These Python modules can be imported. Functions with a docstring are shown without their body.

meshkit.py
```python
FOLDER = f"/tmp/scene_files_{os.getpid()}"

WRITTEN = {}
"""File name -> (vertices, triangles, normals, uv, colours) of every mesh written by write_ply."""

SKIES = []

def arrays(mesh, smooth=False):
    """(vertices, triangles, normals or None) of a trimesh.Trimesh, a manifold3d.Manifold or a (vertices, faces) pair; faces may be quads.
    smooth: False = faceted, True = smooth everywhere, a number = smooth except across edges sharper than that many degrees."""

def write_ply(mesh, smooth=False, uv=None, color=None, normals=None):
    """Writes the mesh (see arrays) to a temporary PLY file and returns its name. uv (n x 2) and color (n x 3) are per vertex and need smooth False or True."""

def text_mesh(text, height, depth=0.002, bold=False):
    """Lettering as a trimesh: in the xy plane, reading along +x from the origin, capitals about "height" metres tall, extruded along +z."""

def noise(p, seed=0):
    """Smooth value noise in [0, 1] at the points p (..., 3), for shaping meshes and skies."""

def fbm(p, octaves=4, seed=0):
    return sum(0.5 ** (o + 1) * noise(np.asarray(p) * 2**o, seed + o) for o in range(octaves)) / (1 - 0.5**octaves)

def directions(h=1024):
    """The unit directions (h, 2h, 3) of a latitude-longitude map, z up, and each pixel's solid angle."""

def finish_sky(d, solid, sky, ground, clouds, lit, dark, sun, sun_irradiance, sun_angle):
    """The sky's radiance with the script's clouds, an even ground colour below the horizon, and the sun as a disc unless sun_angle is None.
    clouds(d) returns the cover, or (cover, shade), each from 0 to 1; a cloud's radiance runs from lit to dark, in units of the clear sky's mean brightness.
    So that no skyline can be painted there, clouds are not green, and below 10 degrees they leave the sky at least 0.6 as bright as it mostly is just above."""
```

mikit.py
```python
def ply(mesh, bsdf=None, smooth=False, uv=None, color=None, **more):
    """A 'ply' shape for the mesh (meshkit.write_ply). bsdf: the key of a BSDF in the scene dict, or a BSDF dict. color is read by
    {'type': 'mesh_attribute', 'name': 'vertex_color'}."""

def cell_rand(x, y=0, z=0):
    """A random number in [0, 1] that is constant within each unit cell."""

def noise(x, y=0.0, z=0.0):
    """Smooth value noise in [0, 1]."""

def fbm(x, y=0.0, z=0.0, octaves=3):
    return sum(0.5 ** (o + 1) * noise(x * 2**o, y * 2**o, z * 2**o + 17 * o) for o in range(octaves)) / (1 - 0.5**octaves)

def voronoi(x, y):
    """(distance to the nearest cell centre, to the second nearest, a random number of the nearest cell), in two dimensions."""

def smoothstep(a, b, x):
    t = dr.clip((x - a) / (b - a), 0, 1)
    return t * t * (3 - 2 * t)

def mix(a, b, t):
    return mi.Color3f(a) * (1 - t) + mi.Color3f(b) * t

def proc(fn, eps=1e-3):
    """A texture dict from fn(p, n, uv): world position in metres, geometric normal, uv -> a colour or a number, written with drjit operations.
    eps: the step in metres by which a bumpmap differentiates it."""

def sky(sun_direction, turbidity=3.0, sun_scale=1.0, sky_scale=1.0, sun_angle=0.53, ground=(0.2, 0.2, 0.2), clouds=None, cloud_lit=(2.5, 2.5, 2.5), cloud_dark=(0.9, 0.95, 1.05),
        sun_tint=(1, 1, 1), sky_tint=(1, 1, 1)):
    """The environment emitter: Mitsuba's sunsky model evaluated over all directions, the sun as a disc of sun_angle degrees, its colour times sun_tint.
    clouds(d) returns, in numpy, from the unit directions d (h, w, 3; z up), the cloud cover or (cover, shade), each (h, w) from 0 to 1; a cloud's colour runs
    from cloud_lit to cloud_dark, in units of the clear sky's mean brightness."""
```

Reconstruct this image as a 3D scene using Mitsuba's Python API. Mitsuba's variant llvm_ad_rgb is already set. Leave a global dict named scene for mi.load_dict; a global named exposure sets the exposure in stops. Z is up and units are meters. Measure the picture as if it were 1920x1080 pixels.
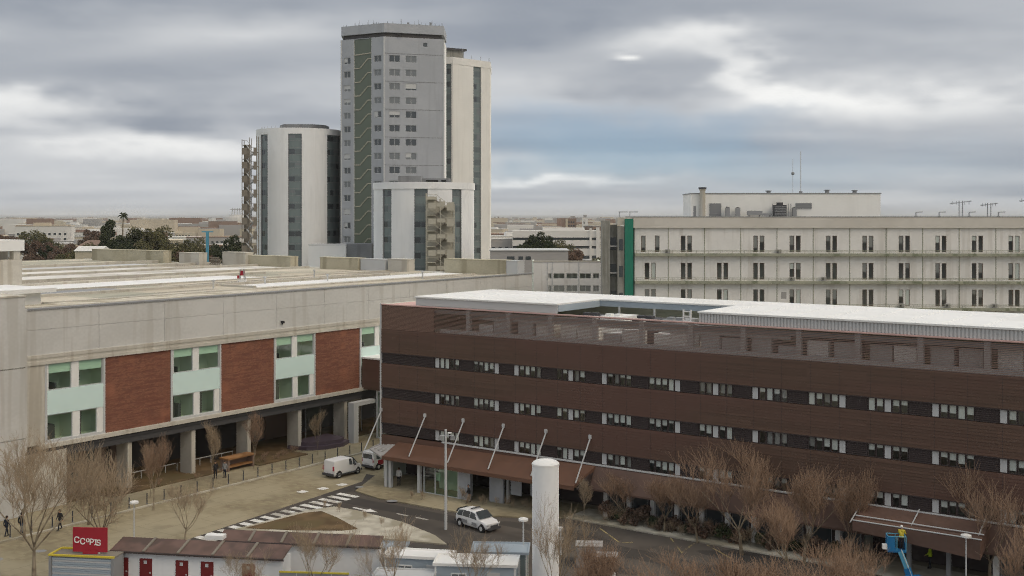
import math, random
import numpy as np, trimesh, manifold3d as m3
import mitsuba as mi, drjit as dr
import mikit, meshkit
from shapely.geometry import Polygon

T = mi.ScalarTransform4f
rng = np.random.default_rng(7)
scene, labels = {}, {}

# ------------------------------------------------------------------ camera, sky, exposure
F_PX, HORIZON = 2146.0, 405.0                       # focal length and horizon row of the 1920 x 1080 photograph
scene['camera'] = {'type': 'perspective', 'fov_axis': 'x', 'fov': math.degrees(2 * math.atan(960 / F_PX)),
                   'to_world': T().look_at(origin=[0, 0, 27], target=[0, 1, 27], up=[0, 0, 1]),
                   'principal_point_offset_y': (540 - HORIZON) / 1080, 'near_clip': 1.0, 'far_clip': 30000.0}


def cloud_cover(d):
    """Overcast: long flat banks of cloud with brighter seams between them."""
    az = np.degrees(np.arctan2(d[..., 0], d[..., 1]))
    el = np.degrees(np.arcsin(np.clip(d[..., 2], -1, 1)))
    k = 1.0 / np.maximum(d[..., 2] + 0.10, 0.05)                      # a flat deck seen in perspective
    deck = np.stack([d[..., 0] * k, d[..., 1] * k, 0 * az], -1)
    n1 = meshkit.fbm(deck * [0.55, 1.3, 1] + [3, 1, 0], 5, 3)
    n2 = meshkit.fbm(np.stack([az / 7.0, el / 1.5, 0 * az], -1), 5, 11)
    n3 = meshkit.fbm(np.stack([az / 2.2, el / 0.9, 0 * az], -1), 4, 23)
    wa, we = az + 5.0 * (n2 - .5) + 2.4 * (n3 - .5), el + 1.6 * (n2 - .5) + 1.2 * (n3 - .5)

    def bank(a0, e0, sa, se, slope=0.0, p=2.0):
        return np.exp(-(np.abs((wa - a0) / sa) ** p + np.abs((we - e0 - slope * (wa - a0)) / se) ** p))
    s = 0.71 + 0.75 * (n1 - .5) + 0.22 * (n2 - .5) + 0.10 * (n3 - .5)
    s = s - 0.5 * np.clip((el - 9) / 55, 0, 1)                       # an overcast sky is brighter overhead
    s = s + 0.20 * bank(-16, 6.4, 11, 1.9, 0.10) + 0.15 * bank(-22, 10.2, 9, 1.2, 0.05)
    s = s - 0.22 * bank(-12, 9.0, 7, 0.7, 0.12)
    s = s - 0.62 * bank(-23.5, 5.2, 4.6, 0.9, -0.10, 3) - 0.50 * bank(-18.0, 3.4, 7.5, 0.55, -0.04) - 0.12 * bank(-20, 3.5, 8, 2)
    s = s + 0.16 * bank(18, 8.0, 11, 2.6, -0.05, 3) + 0.10 * bank(3, 10.0, 6, 1.6, 0.1)
    s = s + 0.26 * bank(7, 6.3, 5.2, 1.0, -0.02, 3) + 0.22 * bank(5, 3.8, 8.5, 1.3, -0.02, 3)
    s = s - 0.55 * bank(8.0, 8.8, 3.4, 0.7, 0.10) - 0.58 * bank(11.8, 7.0, 2.4, 1.0, -0.6) - 0.8 * bank(5.2, 7.6, 0.6, 0.22)
    s = s - 0.45 * bank(17, 5.5, 7.5, 0.7, -0.015) - 0.26 * bank(19, 5.0, 9, 1.7)
    s = s - 0.55 * bank(1.5, 1.75, 5.0, 0.22) - 0.03 * np.exp(-(el / 2.0) ** 2)
    gap = 0.50 * bank(4.5, 3.7, 7.5, 1.6, 0.0, 4) + 0.34 * bank(14, 2.2, 12, 1.4)
    return 1 - np.clip(gap, 0, 0.7) * (0.6 + 0.5 * n2), np.clip(s, 0, 1)


scene['daylight'] = mikit.sky([0.62, -0.50, 0.72], turbidity=3, sun_scale=0.22, sun_angle=34, clouds=cloud_cover,
                              cloud_lit=(3.55, 3.56, 3.50), cloud_dark=(1.16, 1.29, 1.50), sun_tint=(1.0, 0.99, 0.975), sky_tint=(0.85, 0.92, 0.95))
exposure = 1.68

# ------------------------------------------------------------------ materials
def mat(name, col, rough=0.8, **k):
    scene[name] = {'type': 'twosided', 'b': {'type': 'principled', 'base_color': {'type': 'rgb', 'value': list(col)} if isinstance(col, (tuple, list)) else col,
                                              'roughness': rough, 'specular': k.pop('spec', 0.3), **k}}
    return name


def streaky(c1, c2, s=0.5, stain=(0.3, 0.27, 0.2), amt=0.5):
    """Weathered render or concrete: broad blotches, fine grain and run-off streaks that start under the ledges."""
    def fn(p, n, uv):
        h = p.x * 0.83 + p.y * 0.55
        g = mikit.fbm(p.x * s, p.y * s, p.z * s, 4)
        fine = mikit.fbm(p.x * 5, p.y * 5, p.z * 5, 2)
        st = mikit.fbm(h * 1.7, p.z * 0.10, 3.0, 3)
        c = mikit.mix(c1, c2, mikit.smoothstep(0.3, 0.7, g * 0.7 + fine * 0.3))
        return mikit.mix(c, stain, mikit.smoothstep(0.56, 0.74, st) * amt)
    return mikit.proc(fn)


def speckle(c1, c2, s=1.0, c3=None, s3=0.12):
    def fn(p, n, uv):
        g = mikit.fbm(p.x * s, p.y * s, p.z * s, 3)
        c = mikit.mix(c1, c2, mikit.smoothstep(0.3, 0.7, g))
        if c3 is not None:
            c = mikit.mix(c, c3, mikit.smoothstep(0.5, 0.68, mikit.fbm(p.x * s3, p.y * s3, p.z * s3, 4)))
        return c
    return mikit.proc(fn)


E1, E2 = np.array([.8165, -.5774, 0]), np.array([.5774, .8165, 0])      # the street grid


def brick_tex(p, n, uv):
    h = p.x * float(E2[0]) + p.y * float(E2[1])
    row = dr.floor(p.z / 0.075)
    r = mikit.cell_rand(dr.floor(h / 0.25 + 0.5 * (row - 2 * dr.floor(row / 2))), row)
    band = mikit.noise(h * 0.8, p.z * 8.0)
    c = mikit.mix((0.175, 0.078, 0.052), (0.255, 0.110, 0.070), r)
    c = mikit.mix(c, (0.15, 0.055, 0.040), mikit.smoothstep(0.45, 0.8, band) * 0.55)
    c = mikit.mix(c, (0.38, 0.15, 0.085), mikit.smoothstep(0.55, 0.75, mikit.fbm(h * 0.5, p.z * 0.5, 1.0)) * 0.35)
    return c


def paving_tex(p, n, uv):
    a = p.x * float(E1[0]) + p.y * float(E1[1])
    b = p.x * float(E2[0]) + p.y * float(E2[1])
    r = mikit.cell_rand(dr.floor(a / 0.6), dr.floor(b / 0.4))
    c = mikit.mix((0.225, 0.188, 0.120), (0.30, 0.255, 0.165), r)
    c = mikit.mix(c, (0.35, 0.305, 0.21), mikit.smoothstep(0.42, 0.66, mikit.fbm(p.x * 0.16, p.y * 0.16, 0.0, 4)) * 0.7)
    ja, jb = a / 2.4 - dr.floor(a / 2.4), b / 4.8 - dr.floor(b / 4.8)
    c = mikit.mix(c, (0.17, 0.145, 0.10), dr.select((ja < 0.045) | (jb < 0.022), 0.35, 0.0))
    return mikit.mix(c, (0.17, 0.14, 0.095), mikit.smoothstep(0.56, 0.75, mikit.fbm(a * 0.5, b * 0.3, 5.0, 4)) * 0.4)


def asphalt_tex(p, n, uv):
    c = mikit.mix((0.060, 0.052, 0.045), (0.095, 0.083, 0.072), mikit.fbm(p.x * 0.5, p.y * 0.5, 0.0, 4))
    c = mikit.mix(c, (0.13, 0.112, 0.095), mikit.smoothstep(0.52, 0.7, mikit.fbm(p.x * 0.13, p.y * 0.13, 9.0, 4)) * 0.7)
    a = p.x * float(E1[0]) + p.y * float(E1[1])
    b = p.x * float(E2[0]) + p.y * float(E2[1])
    c = mikit.mix(c, (0.115, 0.10, 0.085), mikit.smoothstep(0.5, 0.75, mikit.fbm(a * 0.06, b * 0.8, 2.0, 3)) * 0.5)
    return mikit.mix(c, (0.045, 0.042, 0.040), mikit.smoothstep(0.6, 0.63, mikit.noise(a * 0.11, b * 0.5)) * 0.6)


def roof_tex(p, n, uv):
    a = p.x * float(E1[0]) + p.y * float(E1[1])
    b = p.x * float(E2[0]) + p.y * float(E2[1])
    c = mikit.mix((0.36, 0.32, 0.25), (0.52, 0.48, 0.40), mikit.fbm(a * 0.25, b * 0.05, 0.0, 4))
    c = mikit.mix(c, (0.20, 0.18, 0.15), mikit.smoothstep(0.52, 0.66, mikit.fbm(a * 0.5, b * 0.06, 4.0, 4)) * 0.8)
    return mikit.mix(c, (0.26, 0.27, 0.22), mikit.smoothstep(0.55, 0.7, mikit.fbm(a * 0.09, b * 0.09, 7.0, 3)) * 0.6)


def brownclad_tex(p, n, uv):
    h = p.x * float(E1[0]) + p.y * float(E1[1])
    r = mikit.cell_rand(dr.floor(h / 4.77), dr.floor(p.z / 0.24))
    c = mikit.mix((0.104, 0.064, 0.046), (0.132, 0.080, 0.058), r)
    return mikit.mix(c, (0.134, 0.072, 0.056), mikit.smoothstep(0.35, 0.7, mikit.fbm(h * 0.06, p.z * 0.25, 2.0)) * 0.8)


def canopy_tex(p, n, uv):
    h = p.x * float(E1[0]) + p.y * float(E1[1])
    c = mikit.mix((0.135, 0.072, 0.048), (0.165, 0.085, 0.055), mikit.fbm(h * 0.6, p.z * 2.0, 0.0))
    return mikit.mix(c, (0.14, 0.075, 0.052), mikit.smoothstep(0.55, 0.7, mikit.fbm(h * 2.0, p.z * 0.4, 5.0)) * 0.5)


def town_tex(p, n, uv):
    c = mikit.mix((0.20, 0.19, 0.13), (0.30, 0.26, 0.20), mikit.fbm(p.x * 0.01, p.y * 0.01, 0.0, 4))
    return mikit.mix(c, (0.09, 0.11, 0.06), mikit.smoothstep(0.5, 0.6, mikit.fbm(p.x * 0.004, p.y * 0.004, 3.0, 4)))


mat('m_white_render', streaky((0.78, 0.79, 0.79), (0.82, 0.83, 0.83), 0.2, (0.70, 0.70, 0.69), 0.3))
mat('m_cream_render', streaky((0.75, 0.745, 0.71), (0.80, 0.795, 0.76), 0.2, (0.67, 0.66, 0.62), 0.3))
mat('m_grey_panel', streaky((0.36, 0.38, 0.41), (0.41, 0.43, 0.46), 0.15, (0.33, 0.345, 0.37), 0.4), 0.6)
mat('m_grey_dark', streaky((0.20, 0.21, 0.225), (0.26, 0.27, 0.285), 0.3, (0.15, 0.15, 0.16), 0.5), 0.7)
mat('m_concrete', streaky((0.53, 0.525, 0.50), (0.60, 0.595, 0.57), 0.25, (0.45, 0.435, 0.395), 0.5))
mat('m_concrete_warm', streaky((0.48, 0.455, 0.40), (0.56, 0.535, 0.47), 0.3, (0.38, 0.345, 0.28), 0.6))
mat('m_concrete_tan', streaky((0.40, 0.37, 0.27), (0.50, 0.46, 0.35), 0.3, (0.28, 0.25, 0.17), 0.7))
mat('m_concrete_grey', streaky((0.22, 0.22, 0.20), (0.29, 0.285, 0.26), 0.6, (0.15, 0.145, 0.12), 0.6))
mat('m_old_white', streaky((0.68, 0.665, 0.64), (0.74, 0.725, 0.70), 0.4, (0.54, 0.51, 0.465), 0.5))
mat('m_old_ledge', streaky((0.27, 0.28, 0.22), (0.36, 0.36, 0.28), 1.0, (0.15, 0.17, 0.11), 0.8))
mat('m_brick', mikit.proc(brick_tex), 0.85)
mat('m_paving', mikit.proc(paving_tex), 0.9)
mat('m_asphalt', mikit.proc(asphalt_tex), 0.9)
mat('m_roof', mikit.proc(roof_tex), 0.9)
mat('m_brown', mikit.proc(brownclad_tex), 0.5)
mat('m_skirt', streaky((0.125, 0.077, 0.060), (0.148, 0.090, 0.069), 0.5, (0.115, 0.075, 0.06), 0.5), 0.6)
mat('m_canopy', mikit.proc(canopy_tex), 0.55)
mat('m_town', mikit.proc(town_tex), 0.95)
mat('m_soil', speckle((0.10, 0.066, 0.035), (0.155, 0.105, 0.055), 0.8, (0.12, 0.09, 0.045), 0.4), 0.95)
mat('m_pale_stone', speckle((0.40, 0.37, 0.30), (0.52, 0.49, 0.41), 1.2, (0.32, 0.29, 0.22), 0.5), 0.9)
mat('m_felt', speckle((0.50, 0.49, 0.45), (0.62, 0.61, 0.58), 0.25, (0.40, 0.38, 0.33), 0.15), 0.8)
mat('m_paint', speckle((0.62, 0.61, 0.57), (0.74, 0.73, 0.70), 2.0, (0.40, 0.38, 0.34), 0.8), 0.8)
mat('m_yellow_paint', speckle((0.26, 0.21, 0.10), (0.40, 0.32, 0.15), 2.0, (0.12, 0.10, 0.08), 0.9), 0.8)
mat('m_white_sheet', speckle((0.79, 0.79, 0.77), (0.83, 0.83, 0.81), 0.3, (0.76, 0.755, 0.73), 0.2), 0.45)
mat('m_shed_roof', speckle((0.115, 0.075, 0.062), (0.165, 0.105, 0.088), 0.9, (0.10, 0.07, 0.06), 0.6), 0.8)
mat('m_bark', speckle((0.16, 0.125, 0.085), (0.30, 0.25, 0.18), 1.8), 0.9)
mat('m_twig', (0.35, 0.27, 0.185), 0.9)
mat('m_twig_red', (0.31, 0.21, 0.145), 0.9)
mat('m_white', (0.78, 0.78, 0.76), 0.5)
mat('m_car_white', (0.78, 0.78, 0.78), 0.25, clearcoat=0.6)
mat('m_light_grey', (0.52, 0.53, 0.53), 0.5)
mat('m_mid_grey', (0.27, 0.275, 0.28), 0.6)
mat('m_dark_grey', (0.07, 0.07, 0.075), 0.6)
mat('m_black', (0.022, 0.022, 0.024), 0.6)
mat('m_dark_brown', (0.062, 0.047, 0.046), 0.55)
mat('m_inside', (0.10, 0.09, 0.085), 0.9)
mat('m_mint', (0.65, 0.82, 0.79), 0.18, spec=0.6)
mat('m_blind_mint', (0.60, 0.72, 0.63), 0.6)
mat('m_room', (0.62, 0.66, 0.57), 0.9)
mat('m_blind', (0.74, 0.75, 0.72), 0.8)
mat('m_teal_panel', (0.165, 0.205, 0.205), 0.25, spec=0.6)
mat('m_teal_dark', (0.12, 0.145, 0.15), 0.2, spec=0.6)
mat('m_dark_glass', (0.055, 0.065, 0.072), 0.10, spec=0.8)
mat('m_grey_glass', (0.17, 0.185, 0.195), 0.15, spec=0.6)
mat('m_green_glass', (0.105, 0.13, 0.095), 0.15, spec=0.6)
mat('m_green_paint', (0.022, 0.185, 0.125), 0.5)
mat('m_mesh_beige', (0.43, 0.41, 0.34), 0.7)
mat('m_rust', (0.22, 0.195, 0.16), 0.8)
mat('m_red', (0.36, 0.025, 0.040), 0.5)
mat('m_red_door', (0.17, 0.022, 0.022), 0.5)
mat('m_red_trim', (0.58, 0.38, 0.34), 0.6)
mat('m_yellow', (0.62, 0.50, 0.06), 0.5)
mat('m_hivis', (0.55, 0.72, 0.04), 0.7)
mat('m_blue', (0.02, 0.16, 0.36), 0.4)
mat('m_sky_blue', (0.12, 0.40, 0.56), 0.5)
mat('m_blue_grey', (0.36, 0.42, 0.47), 0.5)
mat('m_skin', (0.42, 0.25, 0.17), 0.6)
mat('m_hair', (0.03, 0.02, 0.015), 0.8)
mat('m_navy', (0.02, 0.024, 0.035), 0.9)
mat('m_jeans', (0.05, 0.07, 0.11), 0.9)
mat('m_wood', speckle((0.26, 0.13, 0.055), (0.34, 0.18, 0.08), 2.0), 0.7)
mat('m_orange_leaf', (0.26, 0.14, 0.05), 0.9)
mat('m_purple', (0.10, 0.075, 0.095), 0.3)
mat('m_leaf_dark', speckle((0.030, 0.042, 0.020), (0.060, 0.072, 0.032), 0.5), 0.9)
mat('m_leaf_olive', speckle((0.085, 0.085, 0.038), (0.14, 0.13, 0.06), 0.5), 0.9)
mat('m_leaf_brown', speckle((0.11, 0.075, 0.055), (0.17, 0.11, 0.08), 0.5), 0.9)
mat('m_terracotta', (0.27, 0.18, 0.14), 0.9)
mat('m_house_cream', (0.52, 0.46, 0.36), 0.9)
mat('m_house_white', (0.66, 0.65, 0.62), 0.9)
mat('m_house_grey', (0.36, 0.35, 0.34), 0.9)
mat('m_house_brown', (0.24, 0.17, 0.135), 0.9)
mat('m_lilac', (0.30, 0.30, 0.40), 0.8)
scene['m_pane'] = {'type': 'thindielectric', 'int_ior': 1.5, 'specular_transmittance': {'type': 'rgb', 'value': [0.84, 0.95, 0.88]}}
scene['m_pane_clear'] = {'type': 'thindielectric', 'int_ior': 1.5, 'specular_transmittance': {'type': 'rgb', 'value': [0.82, 0.85, 0.84]}}


# ------------------------------------------------------------------ keys, labels, entries
used = {}


def number(base):
    k = used.get(base, -1) + 1
    used[base] = k
    return base if k == 0 else f'{base}_{k:03d}'


def thing(name, label, cat, group=None, kind=None):
    key = number(name)
    labels[key] = {'label': label, 'category': cat}
    if group:
        labels[key]['group'] = group
    if kind:
        labels[key]['kind'] = kind
    return key


def put(parent, name, mesh, m, smooth=False, label=None, kind=None, to_world=None):
    key = number(f'{parent}__{name}')
    d = mesh if isinstance(mesh, dict) else mikit.ply(mesh, m, smooth)
    if isinstance(mesh, dict):
        d = dict(mesh)
    if to_world is not None:
        d['to_world'] = to_world
    scene[key] = d
    if label or kind:
        labels[key] = {}
        if label:
            labels[key]['label'] = label
        if kind:
            labels[key]['kind'] = kind
    return key


def puts(parent, name, fr, lst, m, **k):
    for b in lst:
        put(parent, name, box(fr, *b), m, **k)


def whole(name, mesh, m, label, cat, group=None, kind=None, smooth=False):
    key = thing(name, label, cat, group, kind)
    scene[key] = mikit.ply(mesh, m, smooth)
    return key


def ground_piece(name, mesh, m, label, cat='ground'):
    return whole(name, mesh, m, label, cat, kind='structure')


# ------------------------------------------------------------------ mesh helpers
class Fr:
    """A local frame: x, y, z -> world."""
    def __init__(s, o=(0, 0, 0), ang=0.0):
        c, n = math.cos(ang), math.sin(ang)
        s.R = np.array([[c, -n, 0], [n, c, 0], [0, 0, 1.0]])
        s.o = np.array(o, float)

    def w(s, v):
        return np.asarray(v, float) @ s.R.T + s.o


GRID = Fr((0, 0, 0), math.atan2(E1[1], E1[0]))            # x = a (across to the right), y = b (away along the street)
W = Fr()
BF = np.array([[0, 2, 1], [0, 3, 2], [4, 5, 6], [4, 6, 7], [0, 1, 5], [0, 5, 4], [1, 2, 6], [1, 6, 5], [2, 3, 7], [2, 7, 6], [3, 0, 4], [3, 4, 7]])


def boxes(fr, lst):
    vs, fs = [], []
    for i, (x0, x1, y0, y1, z0, z1) in enumerate(lst):
        x0, x1 = min(x0, x1), max(x0, x1)
        y0, y1 = min(y0, y1), max(y0, y1)
        vs += [(x0, y0, z0), (x1, y0, z0), (x1, y1, z0), (x0, y1, z0), (x0, y0, z1), (x1, y0, z1), (x1, y1, z1), (x0, y1, z1)]
        fs.append(BF + 8 * i)
    return trimesh.Trimesh(fr.w(vs), np.vstack(fs), process=False)


def box(fr, *b):
    return boxes(fr, [b])


def poly(fr, pts, z0, z1=None):
    """A flat sheet (z1 None) or a prism over a polygon."""
    p = Polygon(pts).buffer(0)
    if z1 is None:
        v, f = trimesh.creation.triangulate_polygon(p, engine='earcut')
        v = np.c_[v, np.full(len(v), z0)]
        m = trimesh.Trimesh(fr.w(v), f, process=False)
        if m.face_normals[0][2] < 0:
            m.invert()
        return m
    m = trimesh.creation.extrude_polygon(p, z1 - z0, engine='earcut')
    m.apply_translation([0, 0, z0])
    return trimesh.Trimesh(fr.w(m.vertices), m.faces, process=False)


def tubes(segs, n=4):
    """segs: rows (x0 y0 z0 x1 y1 z1 r0 r1) -> one mesh of open tapered tubes."""
    s = np.asarray(segs, float)
    p0, p1, r0, r1 = s[:, :3], s[:, 3:6], s[:, 6], s[:, 7]
    d = p1 - p0
    d /= np.linalg.norm(d, axis=1, keepdims=True) + 1e-9
    a = np.cross(d, np.where(np.abs(d[:, 2:]) < 0.9, [0, 0, 1.0], [1.0, 0, 0]))
    a /= np.linalg.norm(a, axis=1, keepdims=True)
    b = np.cross(d, a)
    t = np.arange(n) * 2 * np.pi / n
    ring = np.cos(t)[None, :, None] * a[:, None] + np.sin(t)[None, :, None] * b[:, None]
    v = np.concatenate([p0[:, None] + ring * r0[:, None, None], p1[:, None] + ring * r1[:, None, None]], 1)
    j = np.arange(n)
    k = (j + 1) % n
    f = np.vstack([np.c_[j, k, k + n], np.c_[j, k + n, j + n]])
    cap = np.array([[n, n + i, n + i + 1] for i in range(1, n - 1)])
    f = np.vstack([f, cap])
    F = (f[None] + (np.arange(len(s)) * 2 * n)[:, None, None]).reshape(-1, 3)
    return trimesh.Trimesh(v.reshape(-1, 3), F, process=False)


def bar(fr, p0, p1, r, n=6):
    q = fr.w([p0, p1])
    return tubes([[*q[0], *q[1], r, r]], n)


def cat(*m):
    return trimesh.util.concatenate([x for x in m if x is not None])


def cyl(fr, x, y, z0, z1, r, n=24):
    t = np.arange(n) * 2 * np.pi / n
    return poly(fr, np.c_[x + r * np.cos(t), y + r * np.sin(t)], z0, z1)


def hull(points):
    return trimesh.convex.convex_hull(np.asarray(points, float))


# ------------------------------------------------------------------ ground
far = 14000.0
gx = np.array([[-far, -200], [far, -200], [far, far], [-far, far]])
ground_piece('ground', poly(W, gx, 0.0), 'm_town', 'flat ground of the plain under the town', 'ground')
ground_piece('road', poly(GRID, [(-81.6, 89), (-79.6, 86.2), (-77.0, 60), (-77, 25), (40, 25), (40, 87), (-55, 87), (-57.5, 84.3), (-62, 82.2), (-66, 81.9), (-70, 81.8), (-73.5, 81.7), (-77.2, 82.6), (-79.0, 86.4), (-80.2, 89)], 0.012),
             'm_asphalt', 'dark asphalt road bending past the entrance', 'road')
ground_piece('shared_street', poly(GRID, [(-89.2, 25), (-77.0, 25), (-77.0, 60), (-79.6, 86.2), (-81.6, 89), (-79, 89), (-79, 150), (-89.2, 150)], 0.008),
             'm_paving', 'beige paved shared street in front of the brick panels', 'street')
ground_piece('pavement', poly(GRID, [(-140, 25), (-89.2, 25), (-89.2, 150), (-140, 150)], 0.0, 0.12), 'm_paving', 'beige pavement along the concrete block', 'pavement')
kerbs = boxes(GRID, [(-89.2, -88.95, 25 + i * 1.0, 25 + i * 1.0 + .985, 0, .135) for i in range(110)])
put('pavement', 'kerb', kerbs, 'm_pale_stone', kind='stuff')
ground_piece('plaza', poly(GRID, [(-80.2, 89.0), (-79.0, 86.4), (-77.2, 82.6), (-73.5, 81.7), (-70, 81.8), (-66, 81.9), (-62, 82.2), (-57.5, 84.3), (-55, 86.2), (-55, 90.5), (-80.2, 90.5)], 0.0, 0.13),
             'm_paving', 'beige paved forecourt under the brown canopy', 'forecourt')
ground_piece('footpath', poly(GRID, [(-55, 86.15), (30, 86.15), (30, 90), (-55, 90)], 0.0, 0.13), 'm_pale_stone', 'pale footpath strip at the foot of the brown building', 'path')
ground_piece('traffic_island', poly(GRID, [(-76.2, 66.5), (-75.6, 74.8), (-74.6, 77.0), (-72.0, 77.2), (-66, 76.6), (-61, 75.0), (-58.5, 73.5), (-66.5, 70.8), (-70, 68.2)], 0.0, 0.12), 'm_pale_stone', 'pale kerbed traffic island beside the crossing', 'traffic island')
put('traffic_island', 'planted_bed', poly(GRID, [(-75.6, 67.2), (-75.1, 73.6), (-74.3, 75.0), (-71.5, 74.2), (-67.6, 72.6), (-68.3, 71.4), (-71.6, 69.2)], 0.10, 0.17), 'm_soil')
for i in range(15):                                                # the zebra's bars
    b = 63.0 + i * 1.27
    a = -76.9 - 0.045 * (b - 63)
    put('road', 'zebra_bar', poly(GRID, [(a - 0.4, b), (a + 2.15, b + 0.05), (a + 2.15, b + 0.73), (a - 0.4, b + 0.68)], 0.018), 'm_paint')
arrow = [(-73.2, 77.9), (-71.6, 77.75), (-71.6, 77.35), (-70.2, 78.05), (-71.6, 78.6), (-71.6, 78.15), (-73.2, 78.2)]
put('road', 'arrow_marking', poly(GRID, arrow, 0.018), 'm_paint')
for b0 in (-68.5, -66.2):
    put('road', 'lane_dash', poly(GRID, [(b0, 78.6), (b0 + 1.4, 78.55), (b0 + 1.4, 78.8), (b0, 78.85)], 0.018), 'm_paint')
for x, b0 in ((-81.9, 79.2), (-81.2, 81.3), (-80.8, 83.6)):
    put('shared_street', 'worn_marking', poly(GRID, [(x, b0), (x + .9, b0), (x + .9, b0 + .9), (x, b0 + .9)], 0.014), 'm_paint')


def stripe(pts, w=0.13):
    from shapely.geometry import LineString
    return list(LineString(pts).buffer(w / 2, cap_style=2, join_style=2).exterior.coords)


for pts in ([(7.6, 98.9), (8.9, 94.5), (10.0, 94.7)], [(9.2, 99.9), (12.2, 100.2)], [(13.3, 95.9), (13.6, 91.8), (15.1, 94.5)], [(16.0, 93.9), (17.2, 90.4)]):
    put('road', 'yellow_line', poly(W, stripe(pts, 0.13), 0.019), 'm_yellow_paint')
for x, y, r in ((-38.0, 92.2, .5), (-40.5, 90.0, .5), (-15.1, 113.5, .45), (-11.3, 107.9, .55)):
    t = np.arange(10) * 2 * np.pi / 10
    put('shared_street', 'manhole_cover', poly(W, np.c_[x + r * np.cos(t), y + r * .8 * np.sin(t)], 0.016 if y < 100 else .137), 'm_mid_grey')

# ------------------------------------------------------------------ A: the concrete block with brick panels
A = -95.5
hb = thing('brick_panel_block', 'long pale concrete hospital block with red brick panels and mint green bays, raised on piers', 'building')
# attic: two rows of large panels with recessed joints
cuts = np.r_[np.arange(59.0, 140, 7.6), 140.2]
for i in range(len(cuts) - 1):
    put(hb, 'attic_panel', box(GRID, A - .3, A, cuts[i] + .015, cuts[i + 1] - .015, 16.62, 18.42), 'm_concrete')
    put(hb, 'attic_panel', box(GRID, A - .3, A + .01, cuts[i] + .015, cuts[i + 1] - .015, 14.32, 16.60), 'm_concrete')
put(hb, 'wall_camera', cat(box(GRID, A + .01, A + .35, 90.0, 90.3, 14.95, 15.2), box(GRID, A + .12, A + .22, 90.1, 90.2, 14.8, 14.95)), 'm_black')
put(hb, 'wall', boxes(GRID, [(A - .8, A - .3, 59, 140.2, 13.4, 18.3), (A - .35, A - .28, 59, 140.2, 14.3, 18.4), (A - 110, A - .8, 139.6, 140.2, 0, 18.3), (A - 110, A - .8, 59, 59.4, 5.4, 18.0)]), 'm_concrete')
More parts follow.
